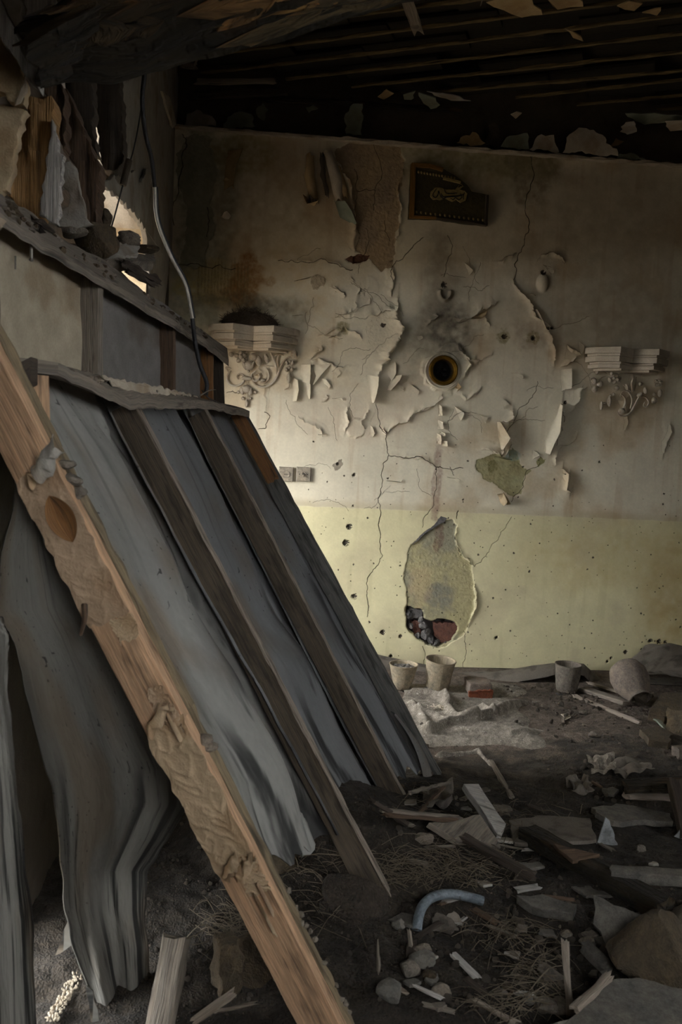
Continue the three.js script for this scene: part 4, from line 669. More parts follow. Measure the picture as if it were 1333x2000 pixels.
    const r = rng(17); for (let k = 0; k < 40; k++) { const s = 0.3 + 0.55 * r(), c = along(back, s).lerp(along(front, s), 0.15 + 0.6 * r()); part('plaster_crumb', rock(c, 0.006 + 0.014 * r() * r(), 0.004 + 0.006 * r(), 0.006 + 0.012 * r(), { seed: 500 + k, detail: 1, amp: 0.5 }), k % 3 ? M.stone : M.plaster, plate); }
    part('plaster_skin', polySlab([[196, 738], [270, 752], [330, 764], [372, 776], [300, 774], [262, 772], [238, 766], [206, 748]].map(([x, y]) => onTop(x, y, 0).add(V(0.004, 0.006, 0))), 0.006, { face: V(0.5, 1, 0), jag: 0.006, seg: 0.02, seed: 34, rough: 0.003 }), M.plaster, plate);
    part('plank_end', timber(at(36, 722, 1.55), at(74, 702, 1.62), V(0, -1, 0), 0.05, V(0, 0, 1), 0.05, { rough: 0.002, seed: 35 }), M.dark_wood, plate);
    const pp = at(96, 734, 1.66), pq = at(100, 862, 1.68); part('short_post', timber(pp, pq, V(-0.7, 0, 0.7), 0.055, V(-0.5, 0, -0.8).normalize(), 0.03, { rough: 0.0015, seed: 36 }), M.warm_wood, plate);
    part('splinter', tube([onTop(372, 778), onTop(390, 768), onTop(404, 766)].map((p) => p.add(V(0.03, 0.01, 0))), 0.003, { n: 6, k: 5, taper: (s) => 1 - 0.7 * s }), M.pale_wood, plate); part('splinter', tube([onTop(404, 786), onTop(386, 776), onTop(376, 764)].map((p) => p.add(V(0.03, 0.004, 0))), 0.0025, { n: 6, k: 5 }), M.dark_wood, plate);
  }
  // sheets behind the studs: sagging, rippled along the fall
  const bay = (i, j, o) => { const { rip = 0.012, end = () => 1, seed, folds = [], inset = 0.02, gapL = 0.0, gapR = 0.0, m = M.sheet, waves = 9 } = o;
    const [P, Q] = S[i], [P2, Q2] = S[j], a = axes[i], b = axes[j];
    return part('sheet', shell((u, v) => {
      const k = lerp(-0.02 + gapL * (1 + 0.5 * noise(u * 7, seed)), 1.0 - gapR * (1 + 0.8 * noise(u * 6, seed + 3)), v), s = -0.03 + u * (end(v) + 0.03), A1 = P.clone().lerp(Q, s).addScaledVector(a.n, -depths[i] + 0.004).addScaledVector(a.th, 0.006), B1 = P2.clone().lerp(Q2, s).addScaledVector(b.n, -depths[j] + 0.004), q = A1.lerp(B1, k), n = a.n.clone().lerp(b.n, k);
      const sag = Math.pow(u, 0.6) * rip, edge = 0.95 + 0.025 * noise(u * 6, seed + 1) - 0.02 * u, fold = (c, w, h) => -h * Math.exp(-(((v - c - 0.05 * noise(u * 2, c * 9)) / w) ** 2)) * sstep(0, 0.15, u);
      return q.addScaledVector(n, sag * (Math.sin(v * waves + 2 * fbm(u * 1.5, v * 2, 2, 0, seed)) * 0.8 + 0.8 * fbm(v * 6, u * 1.2, 3, 0, seed + 2)) + 0.003 * fbm(u * 12, v * 12, 3, 0, seed + 5) - 0.012 * Math.sin(Math.PI * v) - inset * sstep(edge - 0.02, edge + 0.01, k) + folds.reduce((t, f) => t + fold(...f), 0));
    }, 120, 60, 0.004, 1.08, 0.55), m, t); };
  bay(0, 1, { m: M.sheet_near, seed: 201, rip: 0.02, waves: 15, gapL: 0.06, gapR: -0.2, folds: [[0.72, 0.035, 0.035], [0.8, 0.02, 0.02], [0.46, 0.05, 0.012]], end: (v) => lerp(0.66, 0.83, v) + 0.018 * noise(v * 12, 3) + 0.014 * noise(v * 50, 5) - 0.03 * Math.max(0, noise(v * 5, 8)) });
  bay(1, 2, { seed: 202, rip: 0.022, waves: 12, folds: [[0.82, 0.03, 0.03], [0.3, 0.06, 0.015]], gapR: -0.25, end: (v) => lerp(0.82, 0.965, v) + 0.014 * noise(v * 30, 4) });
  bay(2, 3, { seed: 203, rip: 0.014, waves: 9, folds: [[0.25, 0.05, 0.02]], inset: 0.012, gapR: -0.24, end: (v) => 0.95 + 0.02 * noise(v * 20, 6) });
  // stained orange face at the head of the far stud, torn strip at its foot
  { const { n, th, e } = axes[3], P = S[3][0]; part('board_face', timber(P.clone().addScaledVector(th, -0.004).addScaledVector(n, -0.004), P.clone().addScaledVector(e, 0.3).addScaledVector(th, -0.004).addScaledVector(n, -0.004), n.clone().negate(), 0.052, th.clone().negate(), 0.004, { rough: 0.0008, seed: 37, ragged: 0.02 }), M.orange_wood, studs[3], 'orange stained board face');
    const F = S[3][1]; part('torn_strip', shell((u, v) => { const q = F.clone().addScaledVector(e, -0.32 + 0.3 * u).addScaledVector(n, -0.055 + 0.02 * Math.sin(u * 3)).addScaledVector(th, -0.01 - 0.05 * v * (1 - 0.5 * u)); q.x += 0.02 * Math.sin(v * 2 + u * 2); return q; }, 16, 6, 0.003, 0.3, 0.06), M.sheet, studs[3]); }
  shade(t);
}
// ---------------------------------------------------------------- upper frame standing behind it
let beamAt;
{
  const U0 = at(0, 400, 1.6), U1 = at(440, 694, 3.2), vn = U1.clone().sub(U0).cross(YUP).normalize(); vn.multiplyScalar(vn.x < 0 ? -1 : 1);
  const on = (x, y, off = 0) => onPlane(x, y, U0.clone().addScaledVector(vn, off), vn), hd = U1.clone().sub(U0).setY(0).normalize();
  beamAt = (x, y, off = 0) => on(x, y, off);
  const t = thing('panel_frame', 'upright timber frame with beige lining boards and a dusty top beam carrying rubble', 'wall frame', V(U0.x, 0, 2));
  const back = [[-60, 336], [0, 380], [62, 416], [124, 470], [210, 512], [311, 594], [394, 644], [444, 681]].map(([x, y]) => on(x, y, -0.045).setY(on(x, y, -0.045).y)), front = [[-60, 368], [0, 412], [72, 464], [160, 517], [240, 566], [338, 626], [400, 664], [447, 704]].map(([x, y]) => on(x, y, 0.012));
  const rings = []; for (let i = 0; i <= 80; i++) { const s = i / 80, P = along(back, s), Q = along(front, s); P.y += 0.003 * noise(s * 40, 21); Q.y += 0.003 * noise(s * 50, 22); const d = V(0, -0.024, 0); rings.push([P, P.clone().lerp(Q, 0.5), Q, Q.clone().add(d), P.clone().lerp(Q, 0.5).add(d), P.clone().add(d)]); }
  const beam = part('top_beam', fromRings(rings, true, 0.6), M.old_wood, t, 'weathered dusty top beam');
  const stud = (x, y0, y1, m, seed, dep = 0.055, th = 0.026) => part('stud', timber(on(x, y0), on(x, y1), vn.clone().negate(), dep, hd, th, { rough: 0.0012, seed }), m, t);
  stud(194, 540, 735, M.old_wood, 51); stud(340, 624, 785, M.brown_wood, 52, 0.055, 0.02); stud(416, 680, 800, M.orange_wood, 53, 0.065, 0.014);
  part('edge_strip', timber(on(434, 690), on(438, 796), vn.clone().negate(), 0.05, hd, 0.016, { rough: 0.001, seed: 54 }), M.dark_wood, t);
  const sheet = (x0, x1, yt0, yt1, seed, m) => part('sheet', swapUV(shell((u, v) => { const top = on(lerp(x0, x1, u), lerp(yt0, yt1, u), -0.05), bot = top.clone(); bot.y = 1.33 + 0.006 * noise(u * 14, seed); const q = top.lerp(bot, v); return q.addScaledVector(vn, 0.006 * fbm(u * 3, v * 3, 3, 0, seed) * Math.sin(Math.PI * v)); }, 30, 30, 0.006, 0.6, 0.35)), m, t);
  sheet(-90, 168, 330, 500, 61, M.board_beige); sheet(160, 330, 500, 600, 62, M.board_grey); sheet(322, 430, 596, 676, 63, M.board_grey);
  // nail hanging through the beam, the rag pinned at its left end
  part('nail', tube([on(61, 462, 0.0), on(61, 508, 0.0)], 0.003, { n: 4, k: 6 }), M.steel, t); part('nail_head', blob(on(61, 508, 0.0), 0.005, 0.003, 0.005), M.steel, t); part('nail', tube([on(30, 500, -0.03), on(30, 526, -0.03)], 0.002, { n: 4, k: 6 }), M.steel, t);
  part('plaster_scrap', polySlab([[-20, 410], [14, 432], [0, 452], [-20, 446]].map(([x, y]) => on(x, y, 0.03)), 0.01, { face: vn, seed: 66, jag: 0.004 }), M.plaster, t);
  const r = rng(23); for (let k = 0; k < 60; k++) { const s = 0.1 + 0.8 * r(), c = along(back, s).lerp(along(front, s), 0.1 + 0.8 * r()); part('plaster_crumb', rock(c, 0.005 + 0.012 * r() * r(), 0.004 + 0.006 * r(), 0.005 + 0.012 * r(), { seed: 600 + k, detail: 1, amp: 0.5 }), k % 3 ? M.stone_brown : M.stone, beam); }
  shade(t);
}
// rubble lying on the top beam
{ const on = beamAt;
  single('brick_chunk', rock(on(192, 466, -0.06), 0.062, 0.05, 0.05, { seed: 3, amp: 0.35, cuts: 6, detail: 5, rot: [0.2, 0.4, 0.3] }), M.stone_brown, 'large brown lump of broken brick resting on the top beam', 'rubble');
  single('brick_chunk', rock(on(206, 430, -0.09), 0.022, 0.03, 0.026, { seed: 5, amp: 0.4, cuts: 5, detail: 4 }), M.stone_brown, 'small brown brick lump perched on top of the large lump', 'rubble');
  single('plaster_chunk', rock(on(142, 452, -0.1), 0.04, 0.022, 0.03, { seed: 6, amp: 0.4, cuts: 5, detail: 4 }), M.stone, 'grey plaster lump on the beam left of the large brown lump', 'rubble');
  single('plaster_shard', polySlab([[212, 494], [232, 474], [272, 480], [270, 500], [240, 500]].map(([x, y], i) => on(x, y, -0.04 - (i === 1 || i === 2 ? 0.04 : 0))), 0.02, { face: V(0.4, 1, 0.3), seed: 7, jag: 0.004, seg: 0.02, rough: 0.004 }), M.plaster_grey, 'pale grey plaster shard tilted over the rubble on the beam', 'rubble');
  single('plaster_slab', polySlab([[214, 500], [262, 500], [300, 494], [304, 512], [262, 516], [226, 512]].map(([x, y], i) => on(x, y, -0.03 - (i === 1 || i === 2 ? 0.05 : 0))), 0.03, { face: V(0.4, 1, 0.3), seed: 8, jag: 0.005, seg: 0.02, rough: 0.005 }), M.stone, 'grey plaster slab with a broken edge under the pale shard on the beam', 'rubble');
  single('plaster_chunk', rock(on(250, 466, -0.08), 0.04, 0.02, 0.03, { seed: 9, amp: 0.6, cuts: 3, detail: 4 }), M.stone, 'dark jagged crust of mortar behind the pale shard on the beam', 'rubble');
  single('plaster_chunk', rock(on(284, 486, -0.08), 0.045, 0.014, 0.03, { seed: 10, amp: 0.5, cuts: 3, detail: 4 }), M.stone_brown, 'flat brown mortar lump at the right end of the rubble', 'rubble');
  for (const [k, a, b, r, l] of [[0, [236, 520], [306, 556], 0.018, 'dark splintered stick on the beam, upper of two'], [1, [246, 534], [298, 562], 0.014, 'dark splintered stick on the beam, lower of two']]) single('splintered_stick', timber(on(a[0], a[1], -0.02), on(b[0], b[1], -0.02), V(0, 1, 0), r, V(0.8, 0, 0.6), r, { rough: 0.006, ragged: 0.03, seed: 120 + k, seg: 0.015 }), M.dark_wood, l, 'stick');
  single('splintered_stick', timber(on(66, 440, -0.02), on(100, 458, -0.03), V(0, 1, 0), 0.012, V(0.8, 0, 0.6), 0.014, { rough: 0.008, ragged: 0.03, seed: 124, seg: 0.012 }), M.dark_wood, 'short charred splinter near the left end of the top beam', 'stick');
  single('rag', shell((u, v) => on(lerp(74, 96, u) + 6 * v, lerp(436, 462, u) + 26 * v, -0.01 + 0.02 * Math.sin(u * 5 + v * 4)), 12, 8, 0.002, 0.1, 0.1), M.dark_wood, 'dark shredded rag caught on the front of the top beam', 'rag');
}
// ---------------------------------------------------------------- torn lining hanging at the left
const gridSheet = (rows, o) => { const { nu = 40, nv = 90, seed = 1, rip = 0.012, waves = 8, thick = 0.004, jag = 6 } = o; return swapUV(shell((u, v) => {
  const [y, xl, xr, dl, dr] = along(rows, v), w = 1 - Math.pow(2 * u - 1, 8), x = lerp(xl, xr, u) + jag * (1 - w) * noise(v * 26, u, 0, seed), yy = y + (v > 0.97 ? jag * noise(u * 18, 4, 0, seed) : 0);
  return at(x, yy, lerp(dl, dr, u) + rip * (Math.sin(u * waves + 2.2 * fbm(v * 2, u, 2, 0, seed)) + 0.7 * fbm(u * 5, v * 2, 3, 0, seed + 2)) * sstep(0, 0.25, v) + 0.004 * fbm(u * 14, v * 30, 3, 0, seed + 4)); }, nu, nv, thick, 0.6, 1.0)); };
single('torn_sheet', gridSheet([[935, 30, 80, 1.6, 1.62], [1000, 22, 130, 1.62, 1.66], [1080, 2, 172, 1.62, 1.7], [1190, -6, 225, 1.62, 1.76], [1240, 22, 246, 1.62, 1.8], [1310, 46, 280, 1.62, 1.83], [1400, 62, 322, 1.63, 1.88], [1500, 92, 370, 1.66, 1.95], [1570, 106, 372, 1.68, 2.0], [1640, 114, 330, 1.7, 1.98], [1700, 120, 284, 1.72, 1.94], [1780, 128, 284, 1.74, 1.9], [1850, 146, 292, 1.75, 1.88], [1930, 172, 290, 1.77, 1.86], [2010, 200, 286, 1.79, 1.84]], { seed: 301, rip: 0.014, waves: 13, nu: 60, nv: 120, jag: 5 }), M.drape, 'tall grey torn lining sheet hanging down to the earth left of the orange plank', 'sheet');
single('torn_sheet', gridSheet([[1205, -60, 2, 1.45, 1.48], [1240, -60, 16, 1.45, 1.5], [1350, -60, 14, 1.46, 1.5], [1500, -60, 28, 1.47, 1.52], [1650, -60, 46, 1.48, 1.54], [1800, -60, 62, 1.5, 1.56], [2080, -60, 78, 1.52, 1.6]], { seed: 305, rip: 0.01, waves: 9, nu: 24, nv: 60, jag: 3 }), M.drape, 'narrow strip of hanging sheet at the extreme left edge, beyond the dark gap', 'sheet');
single('torn_sheet', polySlab([[132, 1800], [140, 1846], [118, 1862], [108, 1866], [124, 1818]].map(([x, y]) => at(x, y, 1.84)), 0.003, { face: V(0, 0, 1), seed: 44, jag: 0.004, seg: 0.02, bevel: 0 }), M.drape, 'small triangular scrap of sheet showing behind the tall torn sheet', 'sheet');
single('torn_sheet', polySlab([[168, 1925], [182, 1936], [196, 2010], [180, 2010]].map(([x, y]) => at(x, y, 1.74)), 0.003, { face: V(0, 0, 1), seed: 45, jag: 0.003, seg: 0.02, bevel: 0 }), M.drape, 'narrow curled strip at the foot of the tall torn sheet', 'sheet');

// ---------------------------------------------------------------- fallen roof beam, hanging splinter, cable, wire
{ const A = at(92, 96, 1.62), B = A.clone().add(at(700, -70, 1.78).sub(A).multiplyScalar(3.6)), ax = B.clone().sub(A).normalize(), s1 = ax.clone().cross(YUP).normalize(), s2 = s1.clone().cross(ax), n = 260, k = 56;
  const t = thing('roof_beam', 'heavy charred log hanging down from the right across the top of the room, its left end broken', 'beam', A);
  const skin = (a, L, end) => { const c = Math.cos(a), d = Math.sin(a), f = 0.088 * (0.66 + 0.34 * end) * (1 + 0.16 * fbm(c * 1.6 + 4, d * 1.6 + L * 1.5, 3, 0, 7) + 0.2 * Math.abs(fbm(a * 3.4, L * 3, 3, 0, 9)) - 0.08 + 0.1 * fbm(a * 9, L * 9, 3, 0, 11)); return A.clone().addScaledVector(ax, L).addScaledVector(s1, c * f * 0.95).addScaledVector(s2, d * f); };
  const len = A.distanceTo(B), rings = []; for (let i = 0; i <= n; i++) { const L = len * Math.pow(i / n, 1.5), end = sstep(0, 0.12, L); rings.push(Array.from({ length: k }, (_, j) => { const a = j / k * 2 * Math.PI; return skin(a, L, end).addScaledVector(ax, i < 3 ? 0.06 * noise(a * 1.6, i, 0, 4) : 0); })); }
  part('charred_log', fromRings(rings, true, 0.7), M.charred_wood, t);
  const strip = (a0, a1, l0, l1, m, seed) => part('bark_face', shell((u, v) => { const L = lerp(l0, l1, u) + 0.16 * (u - 0.5) * noise(v * 7, seed) + 0.04 * noise(v * 17, seed), a = lerp(a0, a1, v) + 0.25 * noise(u * 5, v * 2, 0, seed), q = skin(a, L, 1); const c = A.clone().addScaledVector(ax, L); return q.sub(c).multiplyScalar(1.03).add(c); }, 60, 14, 0.006, 0.8, 0.14), m, t);
  strip(-0.75, 0.5, 0.33, 0.64, M.bark_orange, 3); strip(-1.5, -0.7, 0.38, 0.9, M.bark, 4); strip(-0.4, 0.5, 0.02, 0.26, M.bark_dark, 5); strip(-0.2, 0.8, 0.62, 1.1, M.bark, 6);
  for (const [a, b, w, q] of [[[76, 156], [150, 126], 0.05, 6], [[112, 112], [200, 70], 0.04, 8], [[96, 134], [170, 104], 0.03, 9], [[88, 170], [130, 156], 0.025, 10]]) part('split_stub', timber(at(...a, 1.56), at(...b, 1.6), YUP, w, V(0.2, 0, 1).normalize(), w, { rough: 0.007, ragged: 0.03, seed: q, seg: 0.008 }), M.charred_wood, t);
  shade(t);
}
single('hanging_splinter', timber(onY(770, -40, 3.1), onY(770, -40, 3.1).lerp(at(806, 64, 3.6), 1), V(0.95, 0, 0.3).normalize(), 0.05, V(-0.3, 0, 0.95), 0.04, { rough: 0.005, ragged: 0.06, seed: 12, seg: 0.02 }), M.pale_wood, 'pale broken lath end hanging from the dark ceiling', 'wood');
single('hanging_splinter', timber(at(938, 12, 3.4), at(950, -30, 3.3), V(1, 0, 0), 0.004, V(0, 0, 1), 0.004, { rough: 0.001, seed: 13 }), M.pale_wood, 'thin white sliver of wood at the top edge of the ceiling', 'wood');
{ const cable = thing('cable', 'thick black and white electric cable dangling down the corner onto the leaning frame', 'cable', at(283, 150, 2.35)); const p = [[285, -60, 2.3], [282, 60, 2.32], [282, 150, 2.35], [278, 190, 2.37], [284, 260, 2.42], [296, 310, 2.46], [302, 365, 2.5], [307, 430, 2.54], [336, 505, 2.6], [362, 555, 2.64], [376, 622, 2.66], [382, 672, 2.68], [392, 716, 2.69], [404, 748, 2.7], [402, 772, 2.71]].map((a) => at(...a));
  part('black_sheath', tube(p.slice(0, 7), 0.0068, { n: 60 }), M.black_rubber, cable); part('white_core', tube(p.slice(6, 11), 0.0052, { n: 50 }), M.white_flex, cable); part('black_sheath', tube(p.slice(10), 0.0072, { n: 40 }), M.black_rubber, cable); part('black_sheath', tube(p.slice(6, 11).map((q) => q.clone().add(V(0.006, 0.002, -0.004))), 0.0045, { n: 50 }), M.black_rubber, cable); shade(cable); }
{ const wire = thing('bell_wire', 'thin dark wire with a grey connector hanging in front of the bright window hole', 'wire', at(278, 180, 2.5)); part('wire', tube([[280, -40], [280, 120], [277, 200], [266, 270], [256, 310], [246, 336]].map(([x, y]) => at(x, y, 2.62)), 0.0024, { n: 30, k: 6 }), M.black_rubber, wire); part('connector', tube([[252, 312], [240, 362]].map(([x, y]) => at(x, y, 2.62)), 0.011, { n: 6, k: 8 }), M.plaster_dark, wire); part('wire', tube([[240, 362], [232, 392], [224, 422], [217, 446]].map(([x, y]) => at(x, y, 2.62)), 0.0026, { n: 16, k: 6 }), M.black_rubber, wire); shade(wire); }

// ---------------------------------------------------------------- plaster wall brackets
function bracket(c, label, o) {                                      // c: wall point under the middle of the shelf; star-shaped plan with stepped mouldings
  const { broken = false } = o, t = thing('wall_bracket', label, 'bracket', c, 'plaster wall brackets'), w = 0.475, plan = [[-0.5, 0], [-0.44, 0.07], [-0.22, 0.15], [0.0, 0.075], [0.22, 0.15], [0.44, 0.07], [0.5, 0]];
  const steps = [[0.0, 0.034, 1.0], [-0.034, 0.014, 0.93], [-0.048, 0.03, 0.97], [-0.078, 0.012, 0.86], [-0.09, 0.022, 0.9], [-0.112, 0.014, 0.76]];
  steps.forEach(([y, h, k], i) => {
    const s = new THREE.Shape(plan.map(([x, z], q) => { const j = broken ? 0.004 * noise(q * 3.3 + i, i * 2.1) : 0; return new THREE.Vector2(x * w * k + j, z * k + j); }));
    const g = new THREE.ExtrudeGeometry(s, { depth: h - 0.004, bevelEnabled: true, bevelSize: 0.004, bevelThickness: 0.002, bevelSegments: 2 }); g.rotateX(Math.PI / 2);
    const p = g.attributes.position; for (let q = 0; q < p.count; q++) { const a = p.getX(q), b = p.getZ(q); p.setXYZ(q, a + c.x, p.getY(q) + c.y + y - 0.002 + 0.0025 * noise(a * 30, b * 30 + i * 4, 0, 5), b + 0.004); }
    g.deleteAttribute('normal'); part('shelf_moulding', toCreasedNormals(g, 0.6), M.plaster, t);
  });
  return t;
}
const onWallAt = (px, py, z = 0.01) => onZ(px, py, z);
const scroll = (t, pts, r = 0.007, z = 0.012) => part('scroll', (() => { const g = tube(pts.map(([x, y]) => onWallAt(x, y, z)), r, { n: 40, k: 8, taper: (s) => 0.5 + 0.4 * Math.sin(Math.PI * s) }); return g; })(), M.plaster, t);
const leaf = (t, x, y, a, b, rot, z = 0.012, name = 'leaf') => { const p = onWallAt(x, y, z); return part(name, blob(p, a * 1.15 / 359, b * 1.15 / 359, 0.016, rot, 12), M.plaster, t); };
const flower = (t, x, y, r) => { const p = onWallAt(x, y, 0.016), list = [blob(p, r * 0.5 / 359, r * 0.5 / 359, 0.03, 0, 10)]; for (let k = 0; k < 5; k++) { const a = k / 5 * 6.283 + 0.4; list.push(blob(V(p.x + Math.cos(a) * r * 0.68 / 359, p.y + Math.sin(a) * r * 0.68 / 359, 0.012), r * 0.5 / 359, r * 0.42 / 359, 0.022, a, 10)); } return part('flower', merge(list), M.plaster, t); };
const bud = (t, x, y, r, z = 0.02) => part('bud', blob(onWallAt(x, y, z), r * 0.85 / 359, r * 0.85 / 359, r / 359 * 0.8, 0, 14), M.plaster, t);
{ // left bracket with its nest
  const c = onZ(497, 640, 0), t = bracket(c, 'plaster wall bracket with a scrolled floral relief and a bird nest on its shelf', {});
  bud(t, 484, 658, 9, 0.05); bud(t, 478, 650, 5, 0.05); bud(t, 493, 652, 5, 0.05); leaf(t, 500, 670, 8, 4, 0.5, 0.03); leaf(t, 506, 680, 9, 5, 0.3, 0.03); leaf(t, 470, 672, 6, 3, -0.5, 0.02); flower(t, 471, 697, 11); bud(t, 495, 697, 9, 0.03); leaf(t, 505, 704, 6, 10, 0.4, 0.02);
  scroll(t, [[482, 660], [483, 680], [482, 700], [484, 720]], 0.004); leaf(t, 486, 714, 8, 8, 0, 0.016, 'tulip'); leaf(t, 478, 714, 3, 8, 0.4); leaf(t, 494, 714, 3, 8, -0.4); bud(t, 486, 725, 3);
  scroll(t, [[452, 724], [446, 730], [444, 742], [452, 752], [466, 753], [476, 744], [476, 734], [469, 730], [463, 735], [466, 741]], 0.0065); scroll(t, [[446, 726], [442, 718], [452, 720]], 0.006);
  scroll(t, [[498, 734], [504, 729], [508, 736], [503, 743], [497, 744], [493, 740], [492, 732], [500, 724]], 0.006); scroll(t, [[492, 742], [500, 752], [514, 756], [530, 750], [540, 738], [548, 718], [558, 702], [572, 694]], 0.0075); scroll(t, [[508, 748], [520, 746], [526, 736], [524, 724], [519, 718]], 0.006); scroll(t, [[542, 735], [540, 718], [534, 700], [527, 684], [522, 676]], 0.007); bud(t, 523, 675, 5);
  scroll(t, [[555, 694], [543, 692], [536, 696]], 0.006); scroll(t, [[546, 722], [542, 706], [545, 692]], 0.005); leaf(t, 514, 743, 5, 3, 0.4); leaf(t, 521, 700, 4, 8, 0.3); leaf(t, 575, 692, 6, 8, 0, 0.02); scroll(t, [[570, 690], [577, 692], [579, 698], [575, 700]], 0.007, 0.03);
  leaf(t, 482, 739, 9, 4, 0, 0.016, 'clasp'); scroll(t, [[482, 745], [484, 760], [483, 775], [482, 792]], 0.004); leaf(t, 481, 760, 8, 7, 0, 0.016, 'bell_flower'); leaf(t, 473, 763, 4, 7, 0.2); leaf(t, 490, 765, 4, 7, -0.2); bud(t, 466, 766, 4, 0.01); bud(t, 499, 766, 4, 0.01); bud(t, 475, 778, 4, 0.01); bud(t, 489, 778, 4, 0.01); leaf(t, 482, 788, 3, 7, 0);
  bud(t, 566, 706, 4, 0.014); leaf(t, 561, 709, 3, 4, 0.3); leaf(t, 572, 709, 3, 4, -0.3); bud(t, 565, 718, 4, 0.014); leaf(t, 560, 722, 3, 4, 0.4); leaf(t, 571, 722, 3, 4, -0.4); leaf(t, 565, 738, 4, 10, 0, 0.012, 'drop'); scroll(t, [[565, 750], [564, 757], [556, 761]], 0.0035); bud(t, 452, 692, 6, 0.012); bud(t, 449, 680, 5, 0.012); scroll(t, [[500, 713], [515, 713], [535, 716]], 0.0025);
  shade(t);
  const r = rng(61), tw = [], p0 = onZ(488, 632, 0.055); for (let k = 0; k < 420; k++) { const a = r() * 6.283, rad = Math.sqrt(r()), h = 0.085 * (0.4 + 0.6 * r()) * (1 - rad * rad), q = V(p0.x + Math.cos(a) * rad * 0.15, p0.y + 0.004 + h, 0.05 + Math.sin(a) * rad * 0.045), d = V(r() - 0.5, (r() - 0.5) * 0.5, r() - 0.5).normalize(), g = new THREE.CylinderGeometry(0.0011, 0.0011, 0.03 + 0.05 * r(), 4, 1); g.applyQuaternion(new THREE.Quaternion().setFromUnitVectors(YUP, d)); g.translate(q.x, q.y, q.z); tw.push(g); }
  const core = new THREE.SphereGeometry(1, 20, 10); core.scale(0.15, 0.07, 0.036); core.translate(p0.x, p0.y - 0.004, 0.042); tw.push(core);
  single('bird_nest', merge(tw), M.twig, 'dark bird nest of twigs and mud sitting on the left wall bracket', 'nest');
}
{ const c = onZ(1226, 684, 0), t = bracket(c, 'chipped plaster wall bracket whose flower relief is half broken away', { broken: true });
  leaf(t, 1167, 725, 4, 6, -0.1); bud(t, 1159, 742, 5, 0.014); leaf(t, 1161, 744, 5, 6, 0.5); leaf(t, 1173, 750, 5, 6, -0.5); leaf(t, 1162, 760, 5, 6, 0.1); scroll(t, [[1170, 746], [1176, 738], [1184, 735]], 0.003); scroll(t, [[1172, 724], [1182, 727], [1192, 733]], 0.003);
  flower(t, 1205, 741, 9); bud(t, 1196, 729, 5); bud(t, 1210, 726, 5); scroll(t, [[1203, 728], [1204, 718], [1210, 714]], 0.004); leaf(t, 1222, 724, 6, 3, -0.1); leaf(t, 1205, 758, 5, 5, 0.4); leaf(t, 1192, 742, 3, 5, 0.5); bud(t, 1247, 712, 8, 0.06);
  scroll(t, [[1212, 774], [1216, 766], [1226, 764], [1233, 772], [1235, 784], [1232, 798]], 0.006); scroll(t, [[1214, 770], [1221, 778], [1221, 790], [1216, 800], [1210, 804]], 0.0075); bud(t, 1215, 803, 8, 0.012); scroll(t, [[1207, 805], [1210, 811], [1220, 812], [1232, 806], [1240, 792], [1246, 780], [1250, 773]], 0.007); scroll(t, [[1218, 752], [1226, 758], [1234, 766]], 0.005);
  scroll(t, [[1236, 766], [1235, 748], [1238, 734], [1236, 729]], 0.007, 0.02); leaf(t, 1225, 756, 3, 6, 0.4); scroll(t, [[1240, 764], [1242, 752], [1244, 736]], 0.005); scroll(t, [[1252, 732], [1262, 727], [1278, 723]], 0.003); bud(t, 1281, 726, 4, 0.014); leaf(t, 1251, 771, 6, 4, 0.5);
  scroll(t, [[1252, 774], [1262, 776], [1268, 786], [1264, 794], [1258, 792], [1260, 786]], 0.006); bud(t, 1252, 750, 5, 0.012); bud(t, 1261, 762, 4, 0.012); leaf(t, 1261, 763, 3, 6, 0.2); flower(t, 1288, 748, 7); bud(t, 1282, 745, 5, 0.012); bud(t, 1283, 752, 4); leaf(t, 1290, 768, 4, 7, 0); bud(t, 1279, 770, 4, 0.012); leaf(t, 1279, 782, 5, 6, 0.2); bud(t, 1276, 786, 3);
  leaf(t, 1191, 783, 4, 10, 0.05); bud(t, 1193, 772, 3); bud(t, 1199, 770, 4, 0.012); leaf(t, 1175, 792, 2, 8, 0); leaf(t, 1180, 788, 5, 2, 0.3); shade(t); }

// ---------------------------------------------------------------- stovepipe collar, plaque, socket, switch
{ const c = onZ(865, 724, 0), t = thing('stovepipe_collar', 'round brass stovepipe collar with a black iron throat, set in the wall', 'collar', c);
  const lathZ = (prof, m, name) => { const g = new THREE.LatheGeometry(prof.map(([r, z]) => new THREE.Vector2(r, z)), 48); g.rotateX(Math.PI / 2); g.translate(c.x, c.y, c.z); part(name, g, m, t); };
  { const g = new THREE.LatheGeometry([[0.104, 0.0], [0.102, 0.012], [0.097, 0.015], [0.09, 0.014], [0.088, 0.008]].map(([r, z]) => new THREE.Vector2(r, z)), 48); g.rotateX(Math.PI / 2); g.translate(c.x, c.y, 0); part('plaster_ring', wallUV(g), wallPaint, t); } lathZ([[0.079, 0.012], [0.082, 0.022], [0.079, 0.03], [0.072, 0.032], [0.067, 0.026], [0.063, 0.028], [0.058, 0.024], [0.055, 0.012], [0.052, 0.006]], M.brass, 'brass_ring'); lathZ([[0.054, 0.016], [0.053, -0.01], [0.05, -0.04], [0.0, -0.045]], M.black_iron, 'throat');
  lathZ([[0.088, 0.008], [0.084, 0.004], [0.079, 0.01]], M.black_iron, 'gap_ring'); const r = rng(5); for (let k = 0; k < 6; k++) part('soot_crumb', rock(V(c.x + (r() - 0.5) * 0.05, c.y + (r() - 0.6) * 0.05, -0.025), 0.014, 0.01, 0.01, { seed: 700 + k, detail: 2, amp: 0.6 }), M.black_iron, t); shade(t); }
